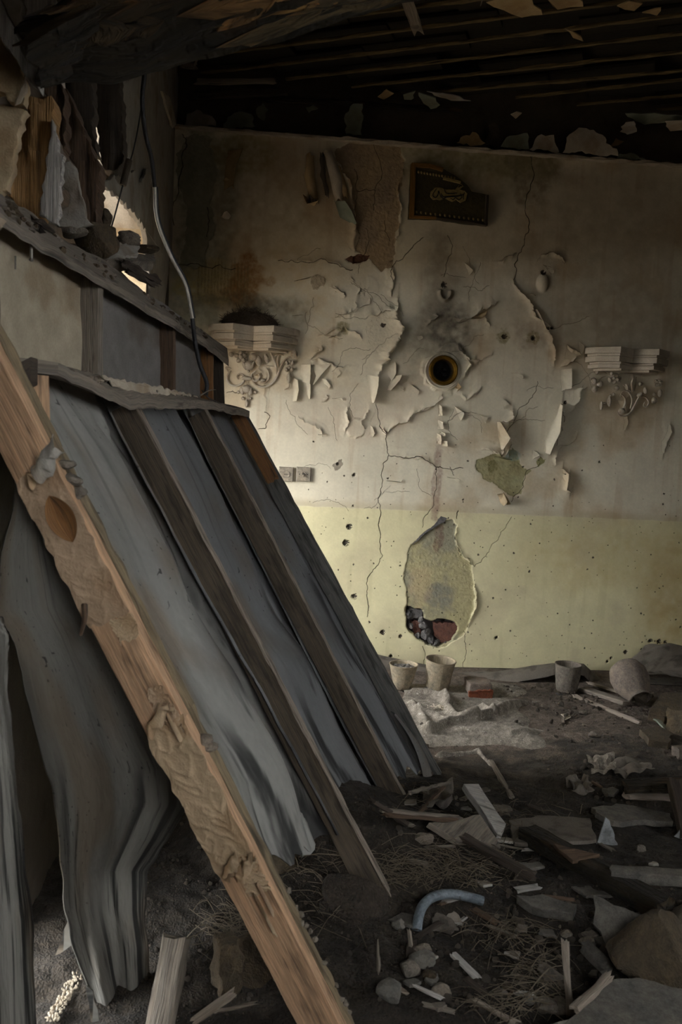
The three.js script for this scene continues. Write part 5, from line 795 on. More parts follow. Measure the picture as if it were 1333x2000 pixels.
{ const outline = [[803, 320], [836, 321], [866, 329], [896, 347], [914, 362], [922, 374], [954, 381], [952, 441], [912, 437], [850, 428], [798, 427]], P = outline.map(([x, y]) => onZ(x, y, 0.03)), t = thing('wall_plaque', 'broken dark wooden plaque with gold calligraphy and a corner missing', 'plaque', onZ(876, 380, 0.02));
  part('backboard', polySlab(P, 0.024, { face: V(0, 0, 1), jag: 0.002, seg: 0.03, seed: 3 }), M.panel_green, t);
  const bar = (a, b, w, m = M.frame_wood, nm = 'frame_bar') => { const A = onZ(...a, 0.03), B = onZ(...b, 0.03), d = B.clone().sub(A).normalize(), s = V(-d.y, d.x, 0); part(nm, timber(A, B, s, w, V(0, 0, 1), 0.012, { rough: 0.0008, seed: a[0] }), m, t); };
  bar([800, 426], [804, 321], -0.02); bar([799, 427], [852, 429], 0.016); bar([852, 429], [952, 442], 0.014, M.dark_wood); bar([952, 440], [955, 382], 0.018, M.dark_wood); bar([804, 320], [838, 322], -0.014); bar([838, 322], [866, 330], -0.013); bar([866, 348], [900, 356], -0.006, M.gilt, 'gilt_line');
  for (const [n, a, b] of [[13, [818, 336], [888, 348]], [15, [814, 414], [944, 430]]]) for (let k = 0; k < n; k++) part('bead', blob(onZ(lerp(a[0], b[0], k / (n - 1)), lerp(a[1], b[1], k / (n - 1)), 0.031), 0.006, 0.008, 0.004, 0.3, 8), M.gilt, t);
  const plate = [[842, 374], [850, 366], [862, 366], [872, 370], [890, 370], [896, 362], [902, 358], [906, 364], [898, 370], [908, 372], [914, 378], [910, 392], [900, 396], [892, 390], [884, 394], [870, 388], [860, 391], [854, 389], [846, 390], [841, 384]];
  part('gilt_cartouche', polySlab(plate.map(([x, y]) => onZ(x, y, 0.036)), 0.006, { face: V(0, 0, 1), jag: 0.0015, seg: 0.01, seed: 9 }), M.gilt, t);
  const stroke = (pts, r = 0.0022) => part('letter', tube(pts.map(([x, y]) => onZ(x, y, 0.0365)), r, { n: 24, k: 6, taper: (s) => 0.7 + 0.6 * Math.sin(Math.PI * s) }), M.black_iron, t);
  stroke([[854, 368], [849, 374], [846, 382], [851, 386], [856, 380], [857, 372], [859, 378], [862, 386]]); stroke([[862, 378], [866, 384], [880, 384], [896, 383], [906, 380]], 0.003); stroke([[868, 368], [872, 377], [882, 378], [894, 377]], 0.0022); stroke([[900, 378], [902, 386], [896, 390], [890, 386], [886, 390], [880, 387]]); stroke([[908, 376], [905, 384], [906, 390]]); stroke([[896, 366], [899, 363], [903, 363]], 0.0028); stroke([[862, 382], [866, 388], [872, 386]]); shade(t); }
{ const plateAt = (px, py, name, label) => { const c = onZ(px, py, 0), t = thing(name, label, name === 'wall_socket' ? 'socket' : 'switch', c); const w = 0.0395, s = new THREE.Shape([[-1, -1], [1, -1], [1, 1], [-1, 1]].map(([a, b]) => new THREE.Vector2(a * w, b * w))); const g = new THREE.ExtrudeGeometry(s, { depth: 0.006, bevelEnabled: true, bevelSize: 0.004, bevelThickness: 0.006, bevelSegments: 3, bevelOffset: -0.004 }); g.translate(c.x, c.y, 0.008); part('cover_plate', g, M.bakelite, t); return [c, t]; };
  { const [c, t] = plateAt(559, 926, 'wall_socket', 'old three-hole wall socket half hidden by the leaning frame'); const g = new THREE.LatheGeometry([[0.022, 0.004], [0.02, 0.008], [0.018, 0.006], [0.0, 0.004]].map(([r, z]) => new THREE.Vector2(r, z)), 32); g.rotateX(Math.PI / 2); g.translate(c.x, c.y, 0.015); part('socket_face', g, M.bakelite, t); for (const x of [-0.009, 0, 0.009]) part('pin_hole', blob(V(c.x + x, c.y, 0.0195), 0.003, 0.003, 0.001), M.dark_hole, t); shade(t); }
  { const [c, t] = plateAt(593, 926, 'light_switch', 'old square toggle light switch beside the wall socket'); const ring = new THREE.TorusGeometry(0.01, 0.003, 8, 24); ring.translate(c.x, c.y + 0.003, 0.021); part('collar_ring', ring, M.bakelite, t); part('toggle', tube([V(c.x, c.y + 0.004, 0.018), V(c.x, c.y - 0.006, 0.034)], 0.0055, { n: 4, k: 10 }), M.steel, t); part('toggle_tip', blob(V(c.x, c.y - 0.007, 0.035), 0.006, 0.006, 0.006), M.bakelite, t); for (const x of [-0.022, 0.022]) part('screw', blob(V(c.x + x, c.y, 0.0195), 0.003, 0.003, 0.0015), M.dark_hole, t); shade(t); } }

// ---------------------------------------------------------------- along the back wall: pots, brick, cloth, tarpaulin
const settle = (p, up = 0) => V(p.x, groundHeight(p.x, p.z) + up, p.z);
{ // wrinkled floor cloth
  const cor = [[790, 1338], [1085, 1334], [1120, 1500], [800, 1500]].map(([x, y]) => onY(x, y, 0.012));
  const ridge = (q, pts, h, w) => { const [d] = nearest(pts, q.x, q.z); return h * Math.exp(-(d * d) / (w * w)); }, fl = (pts) => pts.map(([x, y]) => { const p = onY(x, y, 0.02); return [p.x, p.z]; });
  const R = [[fl([[838, 1428], [880, 1412], [930, 1404], [968, 1392], [1010, 1372], [1085, 1362]]), 0.035, 0.025], [fl([[870, 1355], [876, 1385], [893, 1402], [930, 1404]]), 0.03, 0.022], [fl([[810, 1350], [840, 1352], [868, 1362], [880, 1378]]), 0.026, 0.025], [fl([[944, 1378], [960, 1392], [968, 1396]]), 0.02, 0.012], [fl([[820, 1385], [850, 1394], [870, 1408]]), 0.022, 0.02], [fl([[860, 1476], [900, 1468], [935, 1464], [960, 1490]]), 0.03, 0.02], [fl([[900, 1425], [990, 1432], [1080, 1424]]), 0.014, 0.03], [fl([[1000, 1438], [1100, 1426]]), 0.012, 0.02], [fl([[806, 1372], [830, 1400], [838, 1430]]), 0.02, 0.02]];
  single('floor_cloth', shell((u, v) => { const q = cor[0].clone().lerp(cor[1], u).lerp(cor[3].clone().lerp(cor[2], u), v); q.x += 0.015 * noise(v * 8, u * 3); q.z += 0.02 * noise(u * 9, v * 3 + 5) * (v > 0.9 || v < 0.1 ? 1 : 0.4); q.y = groundHeight(q.x, q.z) + 0.014 + 0.006 * fbm(q.x * 9, q.z * 9, 3, 0, 6); for (const [p, h, w] of R) q.y += ridge(q, p, h, w); const dip = Math.max(v, u * 1.02 - 0.02) + 0.2 * fbm(q.x * 3.4, q.z * 3.4, 2, 0, 19); q.y -= 0.05 * sstep(0.72, 1.05, dip); return q; }, 150, 150, 0.003, 0.9, 0.9), M.dusty_cloth, 'dusty grey cloth spread wrinkled on the floor under the pots', 'cloth');
}
const pot = (name, label, px, py, r0, r1, h, m, o = {}) => { const p = settle(onGround(px, py), o.up ?? 0.008), t = thing(name, label, 'pot', p), prof = [[0, 0], [r0 - 0.004, 0], [r0, 0.005], ...Array.from({ length: 7 }, (_, k) => { const s = (k + 1) / 8; return [lerp(r0, r1, o.curve ? o.curve(s) : s) + (o.bands ? 0.0008 * Math.sin(s * 30) : 0), lerp(0.005, h, s)]; }), [r1, h - 0.006], [r1 + 0.003, h - 0.003], [r1 + 0.002, h], [r1 - 0.004, h], [r1 - 0.007, h - 0.01], [r0 - 0.006, 0.014], [0, 0.012]]; part('pot_body', lathe(prof, p, { warp: 0.03, seed: px, ...o.tilt }), m, t); return [t, p]; };
{ const [t] = pot('clay_pot', 'tall pale pot with a wide rim and a stained base, by the wall', 853, 1352, 0.056, 0.076, 0.165, M.clay_pot, { tilt: { rz: -0.07, rx: 0.05 } }); const p = settle(onGround(834, 1350), 0.012); part('mortar_foot', rock(V(p.x, p.y + 0.008, p.z + 0.02), 0.022, 0.014, 0.016, { seed: 31, amp: 0.6 }), M.mortar, t); shade(t); }
{ const [t, p] = pot('ash_bowl', 'small pale bowl filled with grey ash beside the leaning frame', 786, 1348, 0.036, 0.072, 0.13, M.clay_pot, { curve: (s) => Math.pow(s, 0.6) }); const r = rng(8), l = [new THREE.CylinderGeometry(0.06, 0.05, 0.03, 24)]; l[0].translate(p.x, p.y + 0.098, p.z); for (let k = 0; k < 26; k++) l.push(rock(V(p.x + (r() - 0.5) * 0.085, p.y + 0.114, p.z + (r() - 0.5) * 0.085), 0.008 + 0.008 * r(), 0.006, 0.008, { seed: 800 + k, detail: 1 })); part('ash', merge(l), M.ash, t); shade(t); }
{ const [t] = pot('clay_pot', 'dark squat pot with a plain rim under the edge of the tarpaulin', 1107, 1352, 0.052, 0.066, 0.142, M.stone, { bands: true, curve: (s) => Math.sin(s * 1.5) }); const p = settle(onGround(1092, 1356)); part('mortar_foot', rock(V(p.x, p.y + 0.006, p.z + 0.01), 0.02, 0.008, 0.012, { seed: 33, amp: 0.6, detail: 3 }), M.mortar, t); shade(t); }
{ // tipped round jar
  const p = settle(onGround(1258, 1386), 0.0), t = thing('round_jar', 'dusty round-bellied jar tipped on its side with its mouth toward the floor', 'jar', p), c = V(p.x - 0.02, p.y + 0.105, p.z - 0.12);
  const g = new THREE.LatheGeometry([[0, 0.1], [0.045, 0.094], [0.075, 0.072], [0.09, 0.03], [0.088, -0.02], [0.072, -0.06], [0.055, -0.085], [0.05, -0.1], [0.056, -0.112], [0.05, -0.114], [0.042, -0.1], [0.046, -0.085], [0.06, -0.06], [0.07, -0.02]].map(([r, y]) => new THREE.Vector2(r, y)), 44); g.rotateX(-0.95); g.rotateZ(0.22); g.translate(c.x, c.y, c.z); part('jar_body', g, M.brick_dusty, t); part('earth_plug', rock(V(c.x + 0.022, c.y - 0.058, c.z + 0.075), 0.036, 0.034, 0.03, { seed: 12 }), M.plaster_dark, t); shade(t); }
{ const p = settle(onGround(944, 1369), 0.026), t = thing('broken_brick', 'half brick with a bright orange broken face lying on the cloth', 'brick', p); part('brick_body', block(V(p.x - 0.01, p.y, p.z - 0.075), 0.118, 0.056, 0.13, 0, { seed: 4, rough: 0.005 }), M.brick_dusty, t); part('broken_face', polySlab([[916, 1352], [940, 1348], [964, 1348], [963, 1358], [962, 1366], [946, 1369], [920, 1369], [917, 1362]].map(([x, y]) => onZ(x, y, p.z + 0.004)), 0.016, { face: V(0, 0, 1), jag: 0.003, seg: 0.008, rough: 0.008, seed: 5 }), M.brick_red, t); shade(t); }
{ // tarpaulin: a rolled fold along the wall foot and a heap at the right
  const back = [[690, 1282], [780, 1292], [880, 1314], [960, 1312], [1020, 1305], [1080, 1298], [1122, 1296], [1140, 1300], [1160, 1318], [1186, 1336], [1206, 1318], [1222, 1306]].map(([x, y]) => onZ(x, y, 0.05)), front = [[690, 1300], [780, 1330], [890, 1336], [960, 1334], [1020, 1322], [1070, 1313], [1112, 1306], [1142, 1312], [1158, 1328], [1184, 1344], [1208, 1340], [1226, 1318]].map(([x, y], i) => onZ(x, y, [0.06, 0.1, 0.2, 0.26, 0.27, 0.27, 0.27, 0.26, 0.24, 0.24, 0.24, 0.2][i]));
  single('tarpaulin', shell((u, v) => { const a = along(back, u), b = along(front, u), q = a.lerp(b, v); q.y += 0.02 * Math.sin(Math.PI * v) + 0.006 * fbm(u * 14, v * 3, 3, 0, 5) - 0.02 * sstep(0.85, 1, v); q.z = Math.max(0.022, q.z + 0.01 * noise(u * 20, v * 3)); return q; }, 160, 14, 0.004, 2, 0.3), M.tarp, 'grey tarpaulin folded up along the foot of the back wall, sagging in the middle', 'tarp');
  single('tarpaulin', shell((u, v) => { const base = [[700, 1300], [800, 1336], [890, 1344]].map(([x, y]) => onZ(x, y, 0.035)), top = [[700, 1270], [800, 1292], [900, 1312]].map(([x, y]) => onZ(x, y, 0.028)), q = along(base, u).lerp(along(top, u), v); q.z = 0.026 + 0.03 * (1 - v) + 0.008 * noise(u * 12, v * 2); q.y = Math.max(q.y, 0.002); return q; }, 40, 8, 0.003, 0.7, 0.1), M.tarp, 'dark strip of cloth standing against the wall foot behind the pots', 'cloth');
  const rows = [[[1224, 1300], [1262, 1262], [1300, 1258], [1350, 1262], [1380, 1270]], [[1216, 1302], [1240, 1290], [1290, 1280], [1330, 1282], [1380, 1292]], [[1214, 1304], [1236, 1306], [1272, 1308], [1300, 1306], [1380, 1312]], [[1218, 1308], [1244, 1310], [1280, 1318], [1318, 1322], [1390, 1332]]], dz = [0.06, 0.2, 0.32, 0.36];
  const net = rows.map((row, j) => row.map(([x, y]) => onZ(x, y, dz[j])));
  single('tarpaulin', shell((u, v) => { const f = v * 3, j = Math.min(2, f | 0), q = along(net[j], u).lerp(along(net[j + 1], u), f - j); q.y += 0.008 * fbm(u * 9, v * 6, 3, 0, 7); q.z += 0.014 * noise(u * 7, v * 5); return q; }, 50, 30, 0.004, 0.5, 0.4), M.tarp, 'stiff tarpaulin heaped in a peak over the round jar', 'tarp');
  const lower = [[[1212, 1318], [1226, 1306], [1250, 1318], [1280, 1330], [1340, 1330], [1390, 1336]], [[1190, 1342], [1214, 1346], [1250, 1372], [1300, 1360], [1340, 1342], [1390, 1350]]].map((row, j) => row.map(([x, y]) => onZ(x, y, j ? 0.26 : 0.14)));
  single('tarpaulin', shell((u, v) => { const q = along(lower[0], u).lerp(along(lower[1], u), v); q.y = Math.max(q.y + 0.012 * noise(u * 9, v * 4), groundHeight(q.x, q.z) + 0.004); return q; }, 40, 12, 0.004, 0.5, 0.2), M.tarp, 'dark lower fold of tarpaulin behind the round jar', 'tarp');
}
const gstick = (name, label, a, b, w, h, m, seed, o = {}) => { const A = onGround(...a, o.la ?? 0.004), B = onGround(...b, o.lb ?? 0.004), d = B.clone().sub(A).normalize(), s = d.clone().cross(YUP).normalize(), u = s.clone().cross(d); return single(name, timber(A.addScaledVector(s, -w / 2), B.addScaledVector(s, -w / 2), s, w, u, h, { rough: 0.0025, ragged: 0.012, seed, seg: 0.02, ...o }), m, label, o.cat ?? 'wood'); };
const gslab = (name, label, cat, px, th, m, seed, o = {}) => single(name, polySlab(px.map(([x, y, l]) => onGround(x, y, (o.lift ?? 0.012) + (l ?? 0))), th, { seed, jag: 0.008, seg: 0.03, rough: 0.004, ...o }), m, label, cat);
gstick('long_lath', 'long pale lath lying slantwise in front of the dark squat pot', [1122, 1362], [1252, 1416], 0.02, 0.016, M.pale_wood, 201);
gstick('flat_board', 'dusty flat board behind the long pale lath, running to the round jar', [1142, 1350], [1228, 1378], 0.06, 0.02, M.old_wood, 202); gstick('thin_batten', 'thin greenish batten under the tarpaulin edge', [1150, 1336], [1222, 1358], 0.02, 0.014, M.pale_wood, 203);
gslab('stone_slab', 'broad brown stone slab with a broken front edge leaning by the right edge', 'stone', [[1268, 1390], [1290, 1366], [1320, 1346, 0.06], [1352, 1338, 0.08], [1362, 1380, 0.02], [1333, 1396], [1300, 1396]], 0.04, M.stone_brown, 211, { lift: 0.06 });
single('rubble_block', block(settle(onGround(1345, 1432)), 0.15, 0.11, 0.12, 0.4, { seed: 9, rough: 0.01 }), M.stone_brown, 'squarish brown rubble block at the right edge below the stone slab', 'stone');
single('rubble_block', block(settle(onGround(1330, 1480)), 0.05, 0.04, 0.05, 0.2, { seed: 10, rough: 0.006 }), M.brick_dusty, 'small pale brick fragment at the right edge, in front of the brown block', 'stone');
gslab('plaster_shard', 'narrow pale green plaster shard standing in the earth below the stone slab', 'plaster', [[1278, 1400, 0.03], [1288, 1404, 0.02], [1302, 1418], [1300, 1424], [1288, 1416]], 0.008, M.flake_green, 212, { jag: 0.003, seg: 0.015 });
gslab('plaster_chunk', 'flat dirty plaster chunk on the heap right of the long lath', 'plaster', [[1250, 1424], [1290, 1418], [1316, 1434], [1306, 1450], [1268, 1444]], 0.03, M.stone_brown, 213, { lift: 0.03 });
gslab('plaster_flake_pile', 'pale flakes piled on the floor in front of the dark squat pot', 'plaster', [[1096, 1394], [1112, 1392], [1116, 1398], [1104, 1404]], 0.006, M.flake, 214, { jag: 0.003, seg: 0.015 }); gslab('plaster_flake_pile', 'reddish edged flake on the floor below the pale flakes', 'plaster', [[1098, 1402], [1104, 1400], [1104, 1410], [1098, 1411]], 0.01, M.brick_dusty, 215, { jag: 0.003, seg: 0.015 });
single('plaster_chunk', rock(settle(onGround(1096, 1379), 0.012), 0.016, 0.012, 0.014, { seed: 71, detail: 3 }), M.stone_brown, 'small brown lump below the dark squat pot', 'plaster'); single('plaster_chunk', rock(settle(onGround(1137, 1396), 0.01), 0.02, 0.01, 0.014, { seed: 72, detail: 3 }), M.stone, 'small grey lump left of the long lath', 'plaster'); single('plaster_chunk', rock(settle(onGround(1158, 1440), 0.012), 0.02, 0.014, 0.018, { seed: 73, detail: 3 }), M.brick_dusty, 'pinkish lump on bare earth in front of the long lath', 'plaster');

// ---------------------------------------------------------------- wreckage in front
gslab('grey_plank', 'grey plank lying aslant at the foot of the leaning frame', 'plank', [[906, 1532, 0.07], [936, 1530, 0.07], [988, 1612], [982, 1630], [972, 1630]], 0.022, M.grey_wood, 221, { lift: 0.03, jag: 0.002, seg: 0.05 });
gslab('broken_board', 'broken grey board with dark splintered edge left of the grey plank', 'board', [[838, 1608, 0.02], [872, 1600, 0.03], [932, 1599, 0.03], [985, 1648], [964, 1650], [892, 1640]], 0.02, M.old_wood, 222, { lift: 0.04, jag: 0.004 });
gstick('thin_lath', 'pair of thin laths pointing right from the foot of the frame, upper one', [742, 1586], [896, 1600], 0.02, 0.01, M.old_wood, 223, { la: 0.1, lb: 0.06 }); gstick('thin_lath', 'pair of thin laths pointing right from the foot of the frame, lower one', [752, 1594], [892, 1606], 0.02, 0.01, M.brown_wood, 224, { la: 0.09, lb: 0.05 });
gstick('thin_lath', 'short dark lath standing crosswise in the corner under the thin laths', [724, 1568], [790, 1612], 0.03, 0.014, M.dark_wood, 225, { la: 0.14, lb: 0.03 });
gslab('felt_mat', 'square of brown felt lying flat in the middle of the wreckage', 'mat', [[994, 1600], [1050, 1594], [1154, 1596], [1166, 1640], [1090, 1648], [1006, 1646]], 0.012, M.tarp, 226, { lift: 0.025, jag: 0.006 });
gstick('dark_beam', 'long dark beam lying slantwise across the right foreground', [1030, 1644], [1300, 1796], 0.06, 0.05, M.charred_wood, 227, { la: 0.02, lb: 0.02, cat: 'beam' });
gslab('plaster_board', 'small brown board propped on the long dark beam', 'board', [[1082, 1652, 0.02], [1130, 1654, 0.02], [1172, 1672], [1120, 1676]], 0.014, M.brown_wood, 228, { lift: 0.05, jag: 0.004 });
single('glass_shard', polySlab([[1184, 1597, 0.13], [1192, 1604, 0.12], [1208, 1657, 0], [1166, 1650, 0], [1176, 1618, 0.07]].map(([x, y, l]) => { const b = onGround(1186, 1655); return onZ(x, y, b.z - 0.02 + l * 0.2); }), 0.004, { face: V(0, 0, 1), seed: 14, jag: 0.003, seg: 0.02, bevel: 0.0005 }), M.paper_white, 'white pointed shard standing up in the rubble at the right', 'shard');
single('glass_shard', polySlab([[1318, 1634], [1330, 1620], [1350, 1616], [1350, 1642]].map(([x, y]) => { const b = onGround(1330, 1640); return onZ(x, y, b.z); }), 0.004, { face: V(0, 0, 1), seed: 15, jag: 0.003, seg: 0.02, bevel: 0.0005 }), M.paper_white, 'bluish white shard cut by the right edge of the picture', 'shard');
gslab('plaster_slab', 'long dusty plaster slab lying behind the white pointed shard', 'plaster', [[1156, 1576], [1204, 1568], [1310, 1588], [1316, 1602], [1280, 1606], [1200, 1600], [1164, 1588]], 0.02, M.concrete, 229, { lift: 0.03 });
gslab('plaster_slab', 'pale plaster slab in the middle foreground, right of the bent pipe', 'plaster', [[1010, 1748], [1060, 1748], [1127, 1764], [1120, 1784], [1060, 1776], [1040, 1768]], 0.025, M.concrete, 230, { lift: 0.03 });
gslab('plaster_slab', 'large flat plaster slab tilted against the dark beam', 'plaster', [[1158, 1746, 0.05], [1178, 1752, 0.05], [1268, 1790, 0.04], [1262, 1806, 0.03], [1224, 1856], [1180, 1838], [1160, 1808]], 0.025, M.concrete, 231, { lift: 0.04 });
gslab('concrete_slab', 'big rough concrete slab filling the bottom right corner', 'slab', [[1050, 2010], [1127, 1980], [1160, 1944], [1190, 1914], [1250, 1910], [1300, 1914], [1350, 1930], [1380, 2060], [1060, 2060]], 0.05, M.concrete, 232, { lift: 0.06, jag: 0.006 });
gstick('edge_strip_stone', 'pale strip along the left edge of the big concrete slab', [1122, 1978], [1192, 1912], 0.018, 0.014, M.pale_wood, 233, { la: 0.07, lb: 0.07 });
single('boulder', rock(settle(onGround(1286, 1908), 0.05), 0.125, 0.095, 0.1, { seed: 8, amp: 0.3, detail: 6 }), M.stone_brown, 'large mossy brown boulder behind the big concrete slab', 'stone');
single('boulder', rock(settle(onGround(1366, 1830), 0.02), 0.07, 0.06, 0.07, { seed: 18, amp: 0.3, detail: 5 }), M.stone, 'grey boulder at the right edge above the mossy one', 'stone');
gstick('upright_stick', 'pale straight stick leaning upright in front of the big concrete slab', [1104, 1842], [1114, 1984], 0.016, 0.012, M.pale_wood, 234, { la: 0.1, lb: 0.01 });
gstick('metal_bar', 'short grey round-ended bar right of the pale upright stick', [1140, 1856], [1186, 1902], 0.03, 0.026, M.concrete, 235);
gstick('long_batten', 'grey batten lying level near the right edge above the tilted slab', [1196, 1716], [1350, 1726], 0.045, 0.03, M.concrete, 236, { la: 0.03, lb: 0.04 }); gstick('long_batten', 'thin yellowish strip lying level behind the long dusty slab', [1222, 1558], [1314, 1562], 0.03, 0.016, M.pale_wood, 237, { la: 0.04, lb: 0.04 });
gstick('dark_plank', 'black plank running off the right edge behind the rubble', [1222, 1544], [1390, 1536], 0.06, 0.03, M.charred_wood, 238, { la: 0.06, lb: 0.1, cat: 'plank' }); gstick('brown_post', 'brown post leaning at the right edge over the rubble', [1320, 1532], [1346, 1640], 0.06, 0.04, M.dark_wood, 239, { la: 0.12, lb: 0.0, cat: 'post' }); gstick('dark_plank', 'dark splintered plank slanting below the brown felt', [900, 1640], [1042, 1720], 0.03, 0.02, M.dark_wood, 240, { la: 0.03, lb: 0.02, cat: 'plank' });
{ const clothScrap = (label, px, seed, m, h = 0.03) => { const P = px.map(([x, y]) => onGround(x, y, 0.02)); single('cloth_scrap', shell((u, v) => { const q = P[0].clone().lerp(P[1], u).lerp(P[3].clone().lerp(P[2], u), v); q.x += 0.01 * noise(v * 5, seed + u * 2); q.z += 0.01 * noise(u * 5, seed + v * 2 + 7); q.y = groundHeight(q.x, q.z) + 0.02 + h * Math.abs(fbm(u * 2 + seed, v * 2, 2, 0, seed)) * 1.2 + h * 0.8 * sstep(0.5, 1, v) * (0.5 + 0.5 * noise(u * 4, seed)); return q; }, 30, 24, 0.003, 0.3, 0.25), m, label, 'cloth'); };
  clothScrap('grey flap of cloth folded on the rubble below the lit floor', [[1190, 1494], [1250, 1490], [1284, 1520], [1204, 1526]], 3, M.tarp); clothScrap('pale flap of cloth left of the folded grey flap', [[1150, 1482], [1200, 1480], [1210, 1516], [1160, 1520]], 5, M.dusty_cloth); clothScrap('small curled dark scrap of cloth with a pale edge', [[1104, 1536], [1140, 1528], [1158, 1558], [1120, 1562]], 7, M.tarp, 0.04); clothScrap('crumpled dark cloth around the foot of the far stud', [[820, 1548], [880, 1530], [900, 1580], [830, 1600]], 9, M.tarp, 0.04); }
gslab('plaster_shard', 'small pale plaster shard beside the curled dark scrap', 'plaster', [[1176, 1540], [1198, 1534], [1210, 1544], [1200, 1552], [1184, 1550]], 0.012, M.concrete, 241, { jag: 0.004, seg: 0.02 });
gstick('crossed_stick', 'thin stick crossing the dark cloth at the foot of the far stud', [800, 1552], [880, 1530], 0.012, 0.01, M.old_wood, 242, { la: 0.1, lb: 0.05 }); gstick('crossed_stick', 'short stick rising from the dark cloth toward the far stud', [812, 1600], [868, 1540], 0.014, 0.01, M.brown_wood, 243, { la: 0.05, lb: 0.08 }); gstick('floor_lath', 'pale strip at the edge of the lit floor, running toward the grey plank', [958, 1488], [1000, 1560], 0.02, 0.012, M.old_wood, 244);
{ const t = thing('bent_pipe', 'bluish bent plastic pipe lying with its cut end toward us', 'pipe', onGround(816, 1812)); const P = [[815, 1816, 0.015], [817, 1796, 0.03], [826, 1770, 0.04], [846, 1752, 0.045], [880, 1746, 0.04], [916, 1752, 0.03], [944, 1760, 0.02]].map(([x, y, l]) => onGround(x, y, l)); part('pipe_wall', tube(P, 0.0125, { n: 50, k: 14, caps: false }), M.plastic_pipe, t); part('pipe_bore', tube(P, 0.0105, { n: 50, k: 14, caps: false }), M.plastic_pipe, t); shade(t); }
{ const stones = [['pale rounded stone in the dark earth below the earth mound', 824, 1886, 0.034], ['grey stone just left of the pale rounded stone', 798, 1902, 0.026], ['small whitish stone in the bottom middle foreground', 862, 1945, 0.022], ['brown half-buried stone left of the small whitish stone', 762, 1948, 0.036], ['round stone at the foot of the pale upright stick, left of two', 1066, 1974, 0.024], ['round stone at the foot of the pale upright stick, right of two', 1094, 1974, 0.024], ['flat pale pebble behind the two round stones', 1034, 1956, 0.016], ['small oval stone right of the metal bar', 1254, 1900, 0.026], ['grey stone between the dark beam and the tilted slab', 1186, 1862, 0.02], ['dull stone at the foot of the earth mound under the pipe', 780, 1812, 0.018]];
  stones.forEach(([l, x, y, r], k) => single('stone', rock(settle(onGround(x, y), r * 0.35), r, r * 0.75, r * 0.85, { seed: 900 + k, amp: 0.3, detail: 4, cuts: 3 }), k % 3 ? M.stone : M.concrete, l, 'stone'));
  gstick('bone_stick', 'pale thin stick at the bottom edge, middle', [928, 1958], [1008, 2002], 0.012, 0.01, M.pale_wood, 251); gstick('bone_stick', 'short pale splinter in the dark earth right of the near stud', [768, 1924], [790, 1940], 0.014, 0.008, M.pale_wood, 252); gstick('bone_stick', 'short pale splinter under the bent pipe mouth', [800, 1822], [804, 1862], 0.008, 0.006, M.pale_wood, 253, { la: 0.03 }); gstick('bone_stick', 'dry twig curling at the foot of the earth mound', [738, 1838], [740, 1900], 0.006, 0.006, M.old_wood, 254, { la: 0.02 }); }
// left foreground
gstick('plank_stub', 'grey plank stub standing in the earth left of the near stud', [352, 1830], [318, 2010], 0.055, 0.03, M.old_wood, 261, { la: 0.16, lb: 0.0, cat: 'plank' });
single('rubble_block', block(settle(onGround(440, 1935)), 0.05, 0.12, 0.06, 0.4, { seed: 21, rough: 0.01 }), M.stone_brown, 'dark upright rubble block right of the plank stub', 'stone'); single('rubble_block', rock(settle(onGround(500, 1900), 0.03), 0.07, 0.06, 0.06, { seed: 22, amp: 0.3 }), M.stone_brown, 'brown lump behind the near stud, right of the upright block', 'stone');
gstick('dry_branch', 'dry forked branch at the bottom left of the near stud', [380, 2000], [456, 1946], 0.016, 0.014, M.pale_wood, 262, { lb: 0.03 }); gstick('dry_branch', 'thin dry twig crossing the forked branch', [424, 1978], [500, 1962], 0.01, 0.008, M.pale_wood, 263, { lb: 0.02 });
single('earth_clod', rock(settle(onGround(540, 1690), 0.02), 0.06, 0.04, 0.05, { seed: 25, amp: 0.35, detail: 5 }), M.stone_brown, 'brown clod on the mound beside the near stud', 'earth'); single('earth_clod', rock(settle(onGround(690, 1770), 0.02), 0.09, 0.06, 0.08, { seed: 26, amp: 0.4, detail: 5 }), M.dirt, 'crumbling clod of earth around the foot of the second stud', 'earth');
